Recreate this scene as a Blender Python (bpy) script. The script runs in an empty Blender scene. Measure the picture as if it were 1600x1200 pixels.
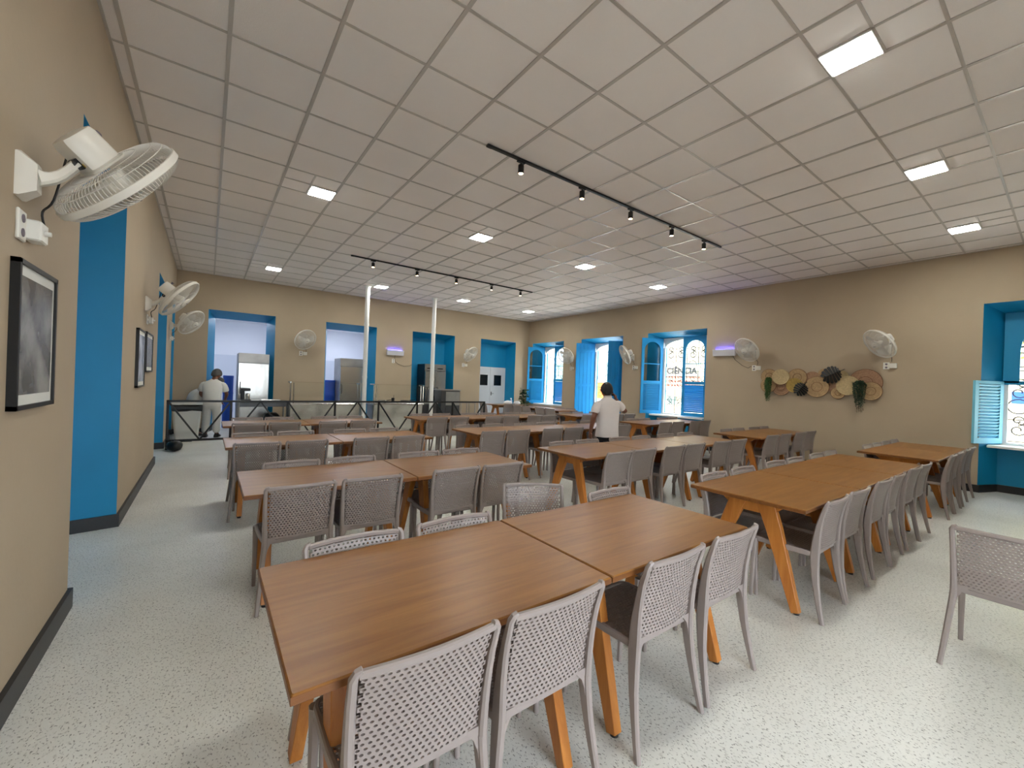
import bpy, math, random
from mathutils import Vector, Matrix
random.seed(7)
sc = bpy.context.scene
COL = sc.collection
PI = math.pi
# ------------------------------------------------------------------ camera
cd = bpy.data.cameras.new('camera'); cam = bpy.data.objects.new('camera', cd); COL.objects.link(cam)
cd.sensor_width = 36.0; cd.sensor_fit = 'HORIZONTAL'; cd.lens = 649.11 * 36.0 / 1600.0; cd.clip_start = 0.02; cd.clip_end = 300
R_ = Vector((0.80618, -0.59057, 0.03604)); D_ = Vector((0.02847, -0.02212, -0.99935)); F_ = Vector((0.59098, 0.80669, -0.00102))
m = Matrix(((R_.x, -D_.x, -F_.x, 0.6667), (R_.y, -D_.y, -F_.y, 0.0), (R_.z, -D_.z, -F_.z, 1.5), (0, 0, 0, 1)))
cam.matrix_world = m
sc.camera = cam
# ------------------------------------------------------------------ world, exposure
w = bpy.data.worlds.new('sky'); sc.world = w; w.use_nodes = True
bgn = w.node_tree.nodes['Background']; bgn.inputs[0].default_value = (0.80, 0.90, 1.0, 1); bgn.inputs[1].default_value = 4.5
sc.view_settings.view_transform = 'Standard'; sc.view_settings.look = 'None'; sc.view_settings.gamma = 1.0
sc.view_settings.use_curve_mapping = False; sc.view_settings.exposure = 1.52
sl = bpy.data.lights.new('sun', 'SUN'); sl.energy = 9.0; sl.angle = .02; sl.color = (1.0, .96, .9)
so = bpy.data.objects.new('sun', sl); COL.objects.link(so); so.rotation_euler = Vector((-.12, .45, .88)).to_track_quat('Z', 'Y').to_euler()
PANEL_STRENGTH = 44.0
KITCHEN_STRENGTH = 50.0
W, D, H, Y0 = 10.85, 12.83, 3.95, -1.75
HEAD, SILL = 3.08, 0.78

# ------------------------------------------------------------------ materials
def srgb(c):
    return tuple(((v / 255) / 12.92 if v / 255 <= 0.04045 else ((v / 255 + 0.055) / 1.055) ** 2.4) for v in c)
MATS = {}
def mat(name, rgb, rough=0.6, metal=0.0, noise=0.0, nscale=8.0, bump=0.0, bscale=60.0, spec=0.5, emit=None, estr=0.0, dark=None, stretch=None, trans=None, sss=0):
    mt = bpy.data.materials.new(name); mt.use_nodes = True
    nt = mt.node_tree; b = nt.nodes['Principled BSDF']
    c = srgb(rgb) + (1,)
    b.inputs['Base Color'].default_value = c
    b.inputs['Roughness'].default_value = rough; b.inputs['Metallic'].default_value = metal
    b.inputs['Specular IOR Level'].default_value = spec
    if emit:
        b.inputs['Emission Color'].default_value = srgb(emit) + (1,); b.inputs['Emission Strength'].default_value = estr
    if noise or bump:
        tc = nt.nodes.new('ShaderNodeTexCoord'); mp = nt.nodes.new('ShaderNodeMapping')
        nt.links.new(tc.outputs['Object'], mp.inputs[0])
        if stretch: mp.inputs['Scale'].default_value = stretch
    if noise:
        n = nt.nodes.new('ShaderNodeTexNoise'); n.inputs['Scale'].default_value = nscale; n.inputs['Detail'].default_value = 5
        nt.links.new(mp.outputs[0], n.inputs['Vector'])
        mx = nt.nodes.new('ShaderNodeMix'); mx.data_type = 'RGBA'
        c2 = srgb(dark) + (1,) if dark else tuple(v * (1 - noise) for v in c[:3]) + (1,)
        rp = nt.nodes.new('ShaderNodeMapRange'); rp.inputs[1].default_value = .35; rp.inputs[2].default_value = .65
        nt.links.new(n.outputs['Fac'], rp.inputs[0]); nt.links.new(rp.outputs[0], mx.inputs[0])
        mx.inputs[6].default_value = c2; mx.inputs[7].default_value = c
        nt.links.new(mx.outputs[2], b.inputs['Base Color'])
    if bump:
        n = nt.nodes.new('ShaderNodeTexNoise'); n.inputs['Scale'].default_value = bscale; n.inputs['Detail'].default_value = 4
        nt.links.new(mp.outputs[0], n.inputs['Vector'])
        bp = nt.nodes.new('ShaderNodeBump'); bp.inputs['Strength'].default_value = bump; bp.inputs['Distance'].default_value = 0.01
        nt.links.new(n.outputs['Fac'], bp.inputs['Height']); nt.links.new(bp.outputs[0], b.inputs['Normal'])
    MATS[name] = mt
    return mt
mat('beige_paint', (178, 161, 137), .7, noise=.05, nscale=1.5, bump=.12, bscale=25)
mat('blue_paint', (0, 142, 192), .55, noise=.08, nscale=2, bump=.05)
mat('shutter_blue', (22, 150, 215), .5, noise=.06, nscale=4)
mat('shutter_pale', (120, 200, 225), .5)
mat('ceiling_tile', (242, 236, 232), .85, noise=.03, nscale=1.2, bump=.15, bscale=160)
mat('ceiling_bar', (196, 190, 184), .32, metal=.45)
mat('black_trim', (30, 30, 32), .45)
mat('white_plaster', (222, 226, 235), .7)
mat('white_tile', (200, 208, 222), .35)
mat('white_paint', (235, 235, 232), .4)
mat('door_white', (225, 228, 232), .4)
mat('chair_plastic', (149, 137, 132), .42, noise=.04, nscale=3)
mat('black_metal', (14, 14, 15), .4)
mat('steel', (196, 194, 188), .24, metal=1.0, noise=.06, nscale=3, bump=.55, bscale=3.0, stretch=(1, 1, .6))
mat('steel_brushed', (176, 174, 170), .38, metal=.9, noise=.15, nscale=4)
mat('steel_dark', (95, 95, 97), .35, metal=.85, noise=.1)
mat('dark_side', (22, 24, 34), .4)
mat('fan_plastic', (226, 222, 212), .35)
mat('fan_wire', (220, 217, 210), .35)
mat('fan_blade', (205, 200, 190), .4)
mat('socket_white', (232, 230, 222), .4)
mat('black_cable', (20, 18, 18), .5)
mat('lamp_case', (230, 230, 230), .4)
mat('uv_case', (205, 205, 212), .4)
mat('blue_drum', (0, 66, 160), .5)
mat('bin_plastic', (205, 208, 206), .45)
mat('bag_black', (12, 12, 13), .3, bump=.6, bscale=14)
mat('skin', (122, 78, 58), .55, noise=.06)
mat('hair', (8, 6, 6), .6, bump=.6, bscale=60)
mat('shirt_white', (226, 218, 214), .85, noise=.04, bump=.35, bscale=7)
mat('uniform_white', (212, 212, 208), .85, noise=.04, bump=.4, bscale=7)
mat('trouser_dark', (18, 20, 30), .8)
mat('shoe_black', (14, 14, 14), .4)
mat('hairnet', (86, 84, 82), .8, noise=.3, nscale=90)
mat('straw', (190, 160, 118), .8, noise=.25, nscale=40, bump=.4, bscale=120)
mat('straw_light', (206, 184, 140), .8, noise=.2, nscale=40, bump=.4, bscale=120)
mat('straw_yellow', (190, 160, 85), .8, noise=.25, nscale=40, bump=.4, bscale=120)
mat('straw_pink', (176, 138, 108), .8, noise=.25, nscale=40, bump=.4, bscale=120)
mat('straw_rim', (128, 88, 60), .8, noise=.2, nscale=40)
mat('leaf_black', (7, 13, 13), .45)
mat('leaf_green', (58, 92, 36), .6, noise=.3, nscale=20)
mat('leaf_dark', (38, 62, 40), .6, noise=.3, nscale=20)
mat('leaf_brown', (92, 52, 34), .7)
mat('grille_iron', (26, 24, 26), .6)
mat('window_white', (235, 235, 232), .5)
mat('paper_white', (222, 222, 216), .6)
mat('phone_black', (10, 10, 12), .2)
mat('facade', (186, 176, 148), .9, noise=.05, nscale=1)
mat('facade_white', (180, 182, 186), .9)
mat('pavement', (205, 200, 190), .9, noise=.1)
mat('paving_dark', (120, 116, 112), .9, noise=.1)
mat('sign_grey', (28, 26, 30), .7)
mat('sign_red', (150, 34, 18), .7)
mat('sign_orange', (180, 92, 6), .7)
mat('poster_grey', (110, 128, 122), .7, noise=.4, nscale=6)
mat('sign_blue', (20, 70, 150), .7)
mat('tree_green', (150, 160, 60), .9, noise=.4, nscale=4)
mat('cloth_white', (232, 234, 236), .9)
mat('pot_dark', (30, 30, 32), .5)
mat('label_yellow', (200, 170, 50), .5)
mat('label_ink', (120, 110, 120), .6)
mat('bottle', (190, 190, 215), .3)

def emission(name, rgb, s):
    mt = bpy.data.materials.new(name); mt.use_nodes = True; nt = mt.node_tree
    nt.nodes.remove(nt.nodes['Principled BSDF']); e = nt.nodes.new('ShaderNodeEmission')
    e.inputs[0].default_value = srgb(rgb) + (1,); e.inputs[1].default_value = s
    nt.links.new(e.outputs[0], nt.nodes['Material Output'].inputs[0]); MATS[name] = mt
emission('panel_light', (250, 250, 242), PANEL_STRENGTH)
emission('kitchen_light', (236, 242, 255), KITCHEN_STRENGTH)
emission('spot_light', (255, 214, 160), 14.0)
emission('uv_light', (66, 62, 255), 26.0)

def glass_mat(name, tint, spec):
    mt = bpy.data.materials.new(name); mt.use_nodes = True; nt = mt.node_tree
    nt.nodes.remove(nt.nodes['Principled BSDF'])
    t = nt.nodes.new('ShaderNodeBsdfTransparent'); t.inputs[0].default_value = tint + (1,)
    g = nt.nodes.new('ShaderNodeBsdfGlossy'); g.inputs['Roughness'].default_value = .03
    fr = nt.nodes.new('ShaderNodeFresnel'); fr.inputs[0].default_value = 1.45
    mx = nt.nodes.new('ShaderNodeMixShader')
    nt.links.new(fr.outputs[0], mx.inputs[0]); nt.links.new(t.outputs[0], mx.inputs[1]); nt.links.new(g.outputs[0], mx.inputs[2])
    nt.links.new(mx.outputs[0], nt.nodes['Material Output'].inputs[0]); MATS[name] = mt
glass_mat('glass', (.93, .96, .95), .1)
glass_mat('guard_glass', (.985, .995, .99), .1)

def wood(name, c1, c2, rough, scale=(1.2, 14, 14)):
    mt = bpy.data.materials.new(name); mt.use_nodes = True; nt = mt.node_tree; b = nt.nodes['Principled BSDF']
    tc = nt.nodes.new('ShaderNodeTexCoord'); mp = nt.nodes.new('ShaderNodeMapping'); mp.inputs['Scale'].default_value = scale
    oi = nt.nodes.new('ShaderNodeObjectInfo')
    va = nt.nodes.new('ShaderNodeVectorMath'); va.operation = 'MULTIPLY_ADD'
    va.inputs[1].default_value = (1, 1, 1)
    cr = nt.nodes.new('ShaderNodeCombineXYZ')
    mu = nt.nodes.new('ShaderNodeMath'); mu.operation = 'MULTIPLY'; mu.inputs[1].default_value = 37.0
    nt.links.new(oi.outputs['Random'], mu.inputs[0]); nt.links.new(mu.outputs[0], cr.inputs[0]); nt.links.new(mu.outputs[0], cr.inputs[1])
    nt.links.new(tc.outputs['Object'], mp.inputs[0])
    nt.links.new(mp.outputs[0], va.inputs[0]); nt.links.new(cr.outputs[0], va.inputs[2])
    n = nt.nodes.new('ShaderNodeTexNoise'); n.inputs['Scale'].default_value = 1.6; n.inputs['Detail'].default_value = 7; n.inputs['Roughness'].default_value = .6
    n.inputs['Distortion'].default_value = .5
    nt.links.new(va.outputs[0], n.inputs['Vector'])
    rp = nt.nodes.new('ShaderNodeValToRGB'); rp.color_ramp.elements[0].position = .3; rp.color_ramp.elements[1].position = .72
    rp.color_ramp.elements[0].color = srgb(c2) + (1,); rp.color_ramp.elements[1].color = srgb(c1) + (1,)
    nt.links.new(n.outputs['Fac'], rp.inputs[0]); nt.links.new(rp.outputs[0], b.inputs['Base Color'])
    b.inputs['Roughness'].default_value = rough; b.inputs['Specular IOR Level'].default_value = .4
    bp = nt.nodes.new('ShaderNodeBump'); bp.inputs['Strength'].default_value = .04; nt.links.new(n.outputs['Fac'], bp.inputs['Height'])
    nt.links.new(bp.outputs[0], b.inputs['Normal'])
    MATS[name] = mt
wood('table_wood', (150, 103, 46), (122, 77, 30), .36)
wood('leg_wood', (196, 128, 58), (168, 100, 40), .4, (14, 14, 1.5))
wood('edge_wood', (128, 80, 38), (104, 62, 28), .4)

def floor_mat():
    mt = bpy.data.materials.new('speckled_floor'); mt.use_nodes = True; nt = mt.node_tree; b = nt.nodes['Principled BSDF']
    tc = nt.nodes.new('ShaderNodeTexCoord')
    def noise(scale, st, det, rot=0.0):
        mp = nt.nodes.new('ShaderNodeMapping'); mp.inputs['Scale'].default_value = st; mp.inputs['Rotation'].default_value = (0, 0, rot)
        nt.links.new(tc.outputs['Object'], mp.inputs[0])
        n = nt.nodes.new('ShaderNodeTexNoise'); n.inputs['Scale'].default_value = scale; n.inputs['Detail'].default_value = det
        nt.links.new(mp.outputs[0], n.inputs['Vector']); return n.outputs['Fac']
    def ramp(src, p0, c0, p1, c1):
        r = nt.nodes.new('ShaderNodeValToRGB'); e = r.color_ramp.elements
        e[0].position = p0; e[0].color = c0; e[1].position = p1; e[1].color = c1
        nt.links.new(src, r.inputs[0]); return r.outputs[0]
    base = ramp(noise(1.3, (1, 1, 1), 5), .35, srgb((206, 205, 198)) + (1,), .65, srgb((222, 222, 216)) + (1,))
    def mixc(fac, a, colr):
        mx = nt.nodes.new('ShaderNodeMix'); mx.data_type = 'RGBA'; nt.links.new(fac, mx.inputs[0]); nt.links.new(a, mx.inputs[6])
        mx.inputs[7].default_value = srgb(colr) + (1,); return mx.outputs[2]
    f1 = ramp(noise(125, (1, .6, 1), 1, .25), .625, (0, 0, 0, 1), .67, (.7, .7, .7, 1))
    f2 = ramp(noise(80, (1, .6, 1), 2, -.5), .58, (0, 0, 0, 1), .66, (.5, .5, .5, 1))
    f3 = ramp(noise(60, (1, .6, 1), 1, .9), .64, (0, 0, 0, 1), .70, (.3, .3, .3, 1))
    c = mixc(f2, base, (160, 158, 150)); c = mixc(f3, c, (232, 232, 226)); c = mixc(f1, c, (78, 76, 72))
    nt.links.new(c, b.inputs['Base Color'])
    b.inputs['Roughness'].default_value = .36
    MATS['speckled_floor'] = mt
floor_mat()

def photo_mat(name, lo, hi, sc_, off):
    mt = bpy.data.materials.new(name); mt.use_nodes = True; nt = mt.node_tree; b = nt.nodes['Principled BSDF']
    tc = nt.nodes.new('ShaderNodeTexCoord'); mp = nt.nodes.new('ShaderNodeMapping'); mp.inputs['Location'].default_value = off
    nt.links.new(tc.outputs['Object'], mp.inputs[0])
    n = nt.nodes.new('ShaderNodeTexNoise'); n.inputs['Scale'].default_value = sc_; n.inputs['Detail'].default_value = 6
    nt.links.new(mp.outputs[0], n.inputs['Vector'])
    r = nt.nodes.new('ShaderNodeValToRGB'); e = r.color_ramp.elements
    e[0].position = .35; e[0].color = srgb(lo) + (1,); e[1].position = .65; e[1].color = srgb(hi) + (1,)
    nt.links.new(n.outputs['Fac'], r.inputs[0]); nt.links.new(r.outputs[0], b.inputs['Base Color']); b.inputs['Roughness'].default_value = .25
    MATS[name] = mt
photo_mat('photo_a', (70, 70, 72), (150, 148, 146), 5, (0, 0, 0))
photo_mat('photo_b', (110, 116, 130), (200, 205, 216), 4, (3, 1, 5))
photo_mat('photo_c', (80, 80, 78), (140, 138, 132), 6, (7, 2, 1))

# ------------------------------------------------------------------ mesh builder
class MB:
    def __init__(s): s.v = []; s.f = []; s.m = []; s.s = []; s.mats = []
    def mi(s, n):
        if n not in s.mats: s.mats.append(n)
        return s.mats.index(n)
    def add(s, vs, fs, mt, smooth=False):
        o = len(s.v); s.v += [tuple(v) for v in vs]; k = s.mi(mt)
        for f in fs: s.f.append(tuple(i + o for i in f)); s.m.append(k); s.s.append(smooth)
        return s
    def box(s, a, b, mt):
        x0, y0, z0 = a; x1, y1, z1 = b
        vs = [(x, y, z) for z in (z0, z1) for y in (y0, y1) for x in (x0, x1)]
        return s.add(vs, [(0, 2, 3, 1), (4, 5, 7, 6), (0, 1, 5, 4), (2, 6, 7, 3), (0, 4, 6, 2), (1, 3, 7, 5)], mt)
    def bbox(s, a, b, mt, r=.004):
        # box with chamfered vertical and horizontal rims: profile of 3 stacked loops
        x0, y0, z0 = a; x1, y1, z1 = b
        L = []
        for z, i in ((z0, r), (z0 + r, 0), (z1 - r, 0), (z1, r)):
            L.append([(x0 + i + r, y0 + i, z), (x1 - i - r, y0 + i, z), (x1 - i, y0 + i + r, z), (x1 - i, y1 - i - r, z), (x1 - i - r, y1 - i, z), (x0 + i + r, y1 - i, z), (x0 + i, y1 - i - r, z), (x0 + i, y0 + i + r, z)])
        return s.rings(L, mt)
    def rings(s, L, mt, closed=False, caps=True, smooth=False):
        n = len(L[0]); vs = [p for r in L for p in r]; fs = []
        for i in range(len(L) - (0 if closed else 1)):
            j = (i + 1) % len(L)
            for k in range(n):
                k2 = (k + 1) % n
                fs.append((i * n + k, i * n + k2, j * n + k2, j * n + k))
        if caps and not closed:
            fs.append(tuple(reversed(range(n)))); fs.append(tuple((len(L) - 1) * n + k for k in range(n)))
        return s.add(vs, fs, mt, smooth)
    def prism(s, poly, z0, z1, mt, sidemats=None, axis='z', bottom=None, top=None):
        n = len(poly)
        def P(p, h): return {'z': (p[0], p[1], h), 'y': (p[0], h, p[1]), 'x': (h, p[0], p[1])}[axis]
        vs = [P(p, z0) for p in poly] + [P(p, z1) for p in poly]
        o = len(s.v); s.v += vs
        for k in range(n):
            k2 = (k + 1) % n
            s.f.append((o + k, o + k2, o + n + k2, o + n + k)); s.m.append(s.mi(sidemats[k] if sidemats else mt)); s.s.append(False)
        s.f.append(tuple(o + k for k in reversed(range(n)))); s.m.append(s.mi(bottom or mt)); s.s.append(False)
        s.f.append(tuple(o + n + k for k in range(n))); s.m.append(s.mi(top or mt)); s.s.append(False)
        return s
    def tube(s, pts, r, mt, n=8, closed=False, smooth=True):
        P = [Vector(p) for p in pts]; N = len(P); L = []; up = None
        for i in range(N):
            if closed: t = P[(i + 1) % N] - P[i - 1]
            else: t = P[min(i + 1, N - 1)] - P[max(i - 1, 0)]
            if t.length < 1e-9: t = Vector((0, 0, 1))
            t.normalize()
            if up is None: up = Vector((0, 0, 1)) if abs(t.z) < .9 else Vector((1, 0, 0))
            a = t.cross(up)
            if a.length < 1e-4: a = t.orthogonal()
            a.normalize(); b = t.cross(a).normalized()
            up = -b if up.dot(-b) > 0 else b
            rr = r[i] if isinstance(r, (list, tuple)) else r
            L.append([tuple(P[i] + rr * (math.cos(2 * PI * k / n) * a + math.sin(2 * PI * k / n) * b)) for k in range(n)])
        return s.rings(L, mt, closed=closed, smooth=smooth)
    def bar(s, pts, wd, th, mt, side=(1, 0, 0), smooth=True, ch=.3):
        # swept rounded rectangle; wd along 'side', th across
        P = [Vector(p) for p in pts]; N = len(P); L = []; S = Vector(side)
        for i in range(N):
            t = (P[min(i + 1, N - 1)] - P[max(i - 1, 0)]).normalized()
            a = (S - t * S.dot(t)).normalized(); b = t.cross(a).normalized()
            w_ = (wd[i] if isinstance(wd, (list, tuple)) else wd) / 2; h_ = (th[i] if isinstance(th, (list, tuple)) else th) / 2
            c = ch * min(w_, h_) * 2 * .5
            q = [(w_, h_ - c), (w_ - c, h_), (-w_ + c, h_), (-w_, h_ - c), (-w_, -h_ + c), (-w_ + c, -h_), (w_ - c, -h_), (w_, -h_ + c)]
            L.append([tuple(P[i] + x * a + y * b) for x, y in q])
        return s.rings(L, mt, smooth=smooth)
    def lathe(s, prof, mt, n=24, c=(0, 0, 0), axis=(0, 0, 1), smooth=True, caps=True):
        A = Vector(axis).normalized(); a = A.orthogonal().normalized(); b = A.cross(a); C = Vector(c)
        L = [[tuple(C + A * z + r * (math.cos(2 * PI * k / n) * a + math.sin(2 * PI * k / n) * b)) for k in range(n)] for r, z in prof]
        return s.rings(L, mt, caps=caps, smooth=smooth)
    def torus(s, R, r, mt, c=(0, 0, 0), axis=(0, 0, 1), n=32, k=6):
        A = Vector(axis).normalized(); a = A.orthogonal().normalized(); b = A.cross(a); C = Vector(c); L = []
        for i in range(n):
            t = 2 * PI * i / n; d = math.cos(t) * a + math.sin(t) * b
            L.append([tuple(C + d * (R + r * math.cos(2 * PI * j / k)) + A * r * math.sin(2 * PI * j / k)) for j in range(k)])
        return s.rings(L, mt, closed=True, smooth=True)
    def mesh(s, name):
        me = bpy.data.meshes.new(name); me.from_pydata(s.v, [], s.f)
        for n in s.mats: me.materials.append(MATS[n])
        me.polygons.foreach_set('material_index', s.m); me.polygons.foreach_set('use_smooth', s.s)
        me.update()
        if any(s.s):
            try: me.set_sharp_from_angle(angle=math.radians(42))
            except Exception: pass
        return me
    def build(s, name, parent=None):
        o = bpy.data.objects.new(name, s.mesh(name)); COL.objects.link(o)
        if parent is not None: o.parent = parent
        return o

def tag(o, label, cat, group=None, kind=None):
    if label: o['label'] = label
    if cat: o['category'] = cat
    if group: o['group'] = group
    if kind: o['kind'] = kind
    return o
def thing(name, label, cat, loc=(0, 0, 0), rz=0.0, group=None):
    o = bpy.data.objects.new(name, None); o.empty_display_size = .05; COL.objects.link(o)
    o.location = loc; o.rotation_euler = (0, 0, rz)
    return tag(o, label, cat, group)
KIDS = {}
def kids(o):
    return [c for c in list(COL.objects) if c.parent == o]
def dup(root, loc, rz, label, group=None, cache={}):
    if root.name not in cache:
        cache[root.name] = [(c, kids(c)) for c in kids(root)]
    r = root.copy(); COL.objects.link(r); r.location = loc; r.rotation_euler = (0, 0, rz); r['label'] = label
    if group: r['group'] = group
    for c, gs in cache[root.name]:
        d = c.copy(); COL.objects.link(d); d.parent = r
        for g in gs:
            e = g.copy(); COL.objects.link(e); e.parent = d
    return r
def struct(o, label=None):
    o['kind'] = 'structure'
    if label: o['label'] = label
    return o

# ------------------------------------------------------------------ room shell
T = .6
# openings along each wall: (start, end, inset at depth T, kind)
RIGHT = [(-.78, .95, .24, 'open'), (5.61, 7.36, .24, 'open'), (8.25, 10.0, .24, 'full'), (10.87, 12.62, .24, 'sill')]
LEFT = [(3.69, 5.41, .12, 'blank'), (8.75, 10.45, .12, 'blank'), (11.85, 12.72, .1, 'blank')]
BACK = [(.64, 2.1, .15, 'full'), (3.37, 4.83, .15, 'full'), (6.0, 7.54, .12, 'niche'), (8.61, 10.18, .1, 'door')]
def wall_mesh(name, ops, s0, s1, place, label, outer='white_plaster'):
    """place(s, d) -> (x, y): s along the wall, d depth away from the room."""
    b = MB(); BE, BL = 'beige_paint', 'blue_paint'
    ins = .12
    prev = s0; pi = 0
    for (a, c, i, k) in ops + [(s1, None, 0, None)]:
        poly = [place(prev, 0), place(a, 0), place(a + i, T), place(prev - pi, T)]
        b.prism(poly, 0, H + .05, BE, [BE, BL, outer, BL])
        if c is None: break
        # lintel with splayed soffit
        lo = HEAD; li = HEAD - .14
        P = [place(a, 0), place(c, 0), place(c - i, T), place(a + i, T)]
        vs = [(P[0][0], P[0][1], lo), (P[1][0], P[1][1], lo), (P[2][0], P[2][1], li), (P[3][0], P[3][1], li)] + [(p[0], p[1], H + .05) for p in P]
        o = len(b.v); b.v += vs
        for f, mm in (((0, 1, 2, 3), BL), ((4, 5, 6, 7), BE), ((0, 1, 5, 4), BE), ((2, 3, 7, 6), outer), ((1, 2, 6, 5), BE), ((0, 3, 7, 4), BE)):
            b.f.append(tuple(q + o for q in f)); b.m.append(b.mi(mm)); b.s.append(False)
        if k == 'sill':
            b.prism([place(a, 0), place(c, 0), place(c - i, T), place(a + i, T)], 0, SILL - .03, BE, None, top=BL)
        if k == 'open':
            d0 = .42; q = i * d0 / T
            b.prism([place(a + q, d0), place(c - q, d0), place(c - i, T), place(a + i, T)], 0, SILL - .03, BL)
        if k in ('blank', 'niche'):
            d0 = T - .05; q = i * d0 / T
            b.prism([place(a + q, d0), place(c - q, d0), place(c - i, T), place(a + i, T)], 0, 2.96, BL)
        if k == 'door':
            d0 = T - .08; q = i * d0 / T
            b.prism([place(a + q, d0), place(c - q, d0), place(c - i, T), place(a + i, T)], 2.1, 2.96, BL)
        prev, pi = c, i
    ob = b.build(name)
    return struct(ob, label)
wall_mesh('wall_right', RIGHT, Y0, D + T, lambda s, d: (W + d, s), 'beige right wall with deep blue window recesses')
wall_mesh('wall_left', LEFT, Y0, D + T, lambda s, d: (-d, s), 'beige left wall with tall blue recesses')
wall_mesh('wall_back', BACK, 0, W, lambda s, d: (s, D + d), 'beige back wall with four tall blue openings')
b = MB(); b.box((-T, Y0 - .5, 0), (.9, Y0, H + .05), 'beige_paint'); b.box((2.9, Y0 - .5, 0), (W + T, Y0, H + .05), 'beige_paint'); b.box((.9, Y0 - .5, 2.4), (2.9, Y0, H + .05), 'beige_paint')  # doorway gap added out of view, lets daylight onto the near chairs and floor
struct(b.build('wall_front'), 'beige wall behind the camera with an added daylight opening')
b = MB(); b.box((-8, Y0 - 14, -.12), (W + T, Y0 - .5, -.02), 'paving_dark'); struct(b.build('opening_ground'), 'unseen dark paving outside the added daylight opening')  # added ground, kept dark so less light bounces onto the ceiling
b = MB(); b.box((-T, Y0 - .5, -.1), (W + T, D, 0), 'speckled_floor'); b.box((-T, D, -.1), (W + T, 17.0, 0), 'speckled_floor')
struct(b.build('floor'), 'pale grey speckled floor')
# ceiling: tiles above, bars of the grid below
b = MB(); b.box((-T, Y0 - .5, H + .004), (W + T, D + T, H + .12), 'ceiling_tile')
x = .1
while x < W: 
    if x > 0: b.box((x - .014, Y0, H - .004), (x + .014, D, H + .004), 'ceiling_bar')
    x += .625
y = 3.053 - .625 * 8
while y < D:
    if y > Y0: b.box((0, y - .010, H - .003), (W, y + .010, H + .004), 'ceiling_bar')
    y += .625
LX = (1.82, 4.32, 6.82, 9.32); LY = (1.022, 6.022, 11.022)
for lx in LX:
    for ly in LY:
        x1 = lx + .155; y1 = ly + .156
        b.box((x1 - .322, y1 - .625, H - .003), (x1 - .304, y1, H + .004), 'ceiling_bar')
        b.box((x1 - .625, y1 - .322, H - .003), (x1, y1 - .304, H + .004), 'ceiling_bar')
# edge trim
for a, c in (((0, Y0, H - .004), (.02, D, H + .004)), ((W - .02, Y0, H - .004), (W, D, H + .004)), ((0, D - .02, H - .004), (W, D, H + .004))):
    b.box(a, c, 'ceiling_bar')
struct(b.build('ceiling'), 'suspended ceiling of pale square tiles in a grey grid')

# baseboards
BBH, BBT = .12, .022
def baseboard(name, ops, s0, s1, place, mats='black_trim'):
    b = MB(); prev = s0; pi = 0; first = True
    for (a, c, i, k) in ops + [(s1, None, 0, None)]:
        b.prism([place(prev - (0 if first else 0), -BBT), place(a, -BBT), place(a, 0), place(prev, 0)], 0, BBH, mats)
        if c is None: break
        if k in ('open', 'blank', 'niche', 'door', 'full'):
            d0 = {'open': .42, 'blank': .55, 'niche': .55, 'door': .5, 'full': .55}[k]
            q = i * d0 / T; e = BBT
            b.prism([place(a, -BBT), place(a + e, -BBT), place(a + e + q, d0), place(a + q, d0)], 0, BBH, mats)
            b.prism([place(c - e, -BBT), place(c, -BBT), place(c - q, d0), place(c - e - q, d0)], 0, BBH, mats)
            if k in ('open', 'blank', 'niche'):
                b.prism([place(a + q, d0 - e), place(c - q, d0 - e), place(c - q, d0), place(a + q, d0)], 0, BBH, mats)
        else:
            b.prism([place(a, -BBT), place(c, -BBT), place(c, 0), place(a, 0)], 0, BBH, mats)
        prev = c; first = False
    return struct(b.build(name))
baseboard('baseboard_right', RIGHT, Y0, D, lambda s, d: (W + d, s))
baseboard('baseboard_left', LEFT, Y0, D, lambda s, d: (-d, s))
baseboard('baseboard_back', BACK, 0, W, lambda s, d: (s, D + d))

# kitchen room beyond the back wall
b = MB(); KY = 16.4; KH = 3.2
b.box((-.6, KY, 0), (6.1, KY + .1, KH), 'white_plaster')
b.box((-.6, KY - .02, 0), (6.1, KY, 2.1), 'white_tile')
struct(b.build('wall_kitchen_back'), 'pale kitchen wall seen through the open doorways')
for nm, xx in (('wall_kitchen_left', -.6), ('wall_kitchen_right', 5.6)):
    b = MB(); b.box((xx, D + T, 0), (xx + .1, KY, KH), 'white_plaster'); struct(b.build(nm))
b = MB(); b.box((-.6, D + T - .0, KH), (6.1, KY + .1, KH + .1), 'white_plaster'); struct(b.build('ceiling_kitchen'))
b = MB(); b.box((5.7, D + T + .02, 0), (11.5, D + T + .1, 3.2), 'white_plaster'); struct(b.build('wall_behind_niches'))
kl = thing('ceiling_light', 'round white ceiling lamp seen through the second kitchen doorway', 'light', (4.4, 14.9, KH), group='round kitchen lamps')
MB().lathe([(.19, 0), (.19, -.03), (.17, -.045)], 'lamp_case', c=(0, 0, 0)).build('lamp_rim', kl)
MB().lathe([(.165, -.03), (.16, -.055), (.10, -.07), (.01, -.075)], 'kitchen_light').build('lamp_diffuser', kl)
dup(kl, (1.4, 14.6, KH), 0, 'round white ceiling lamp in the kitchen behind the workers', 'round kitchen lamps')

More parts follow.
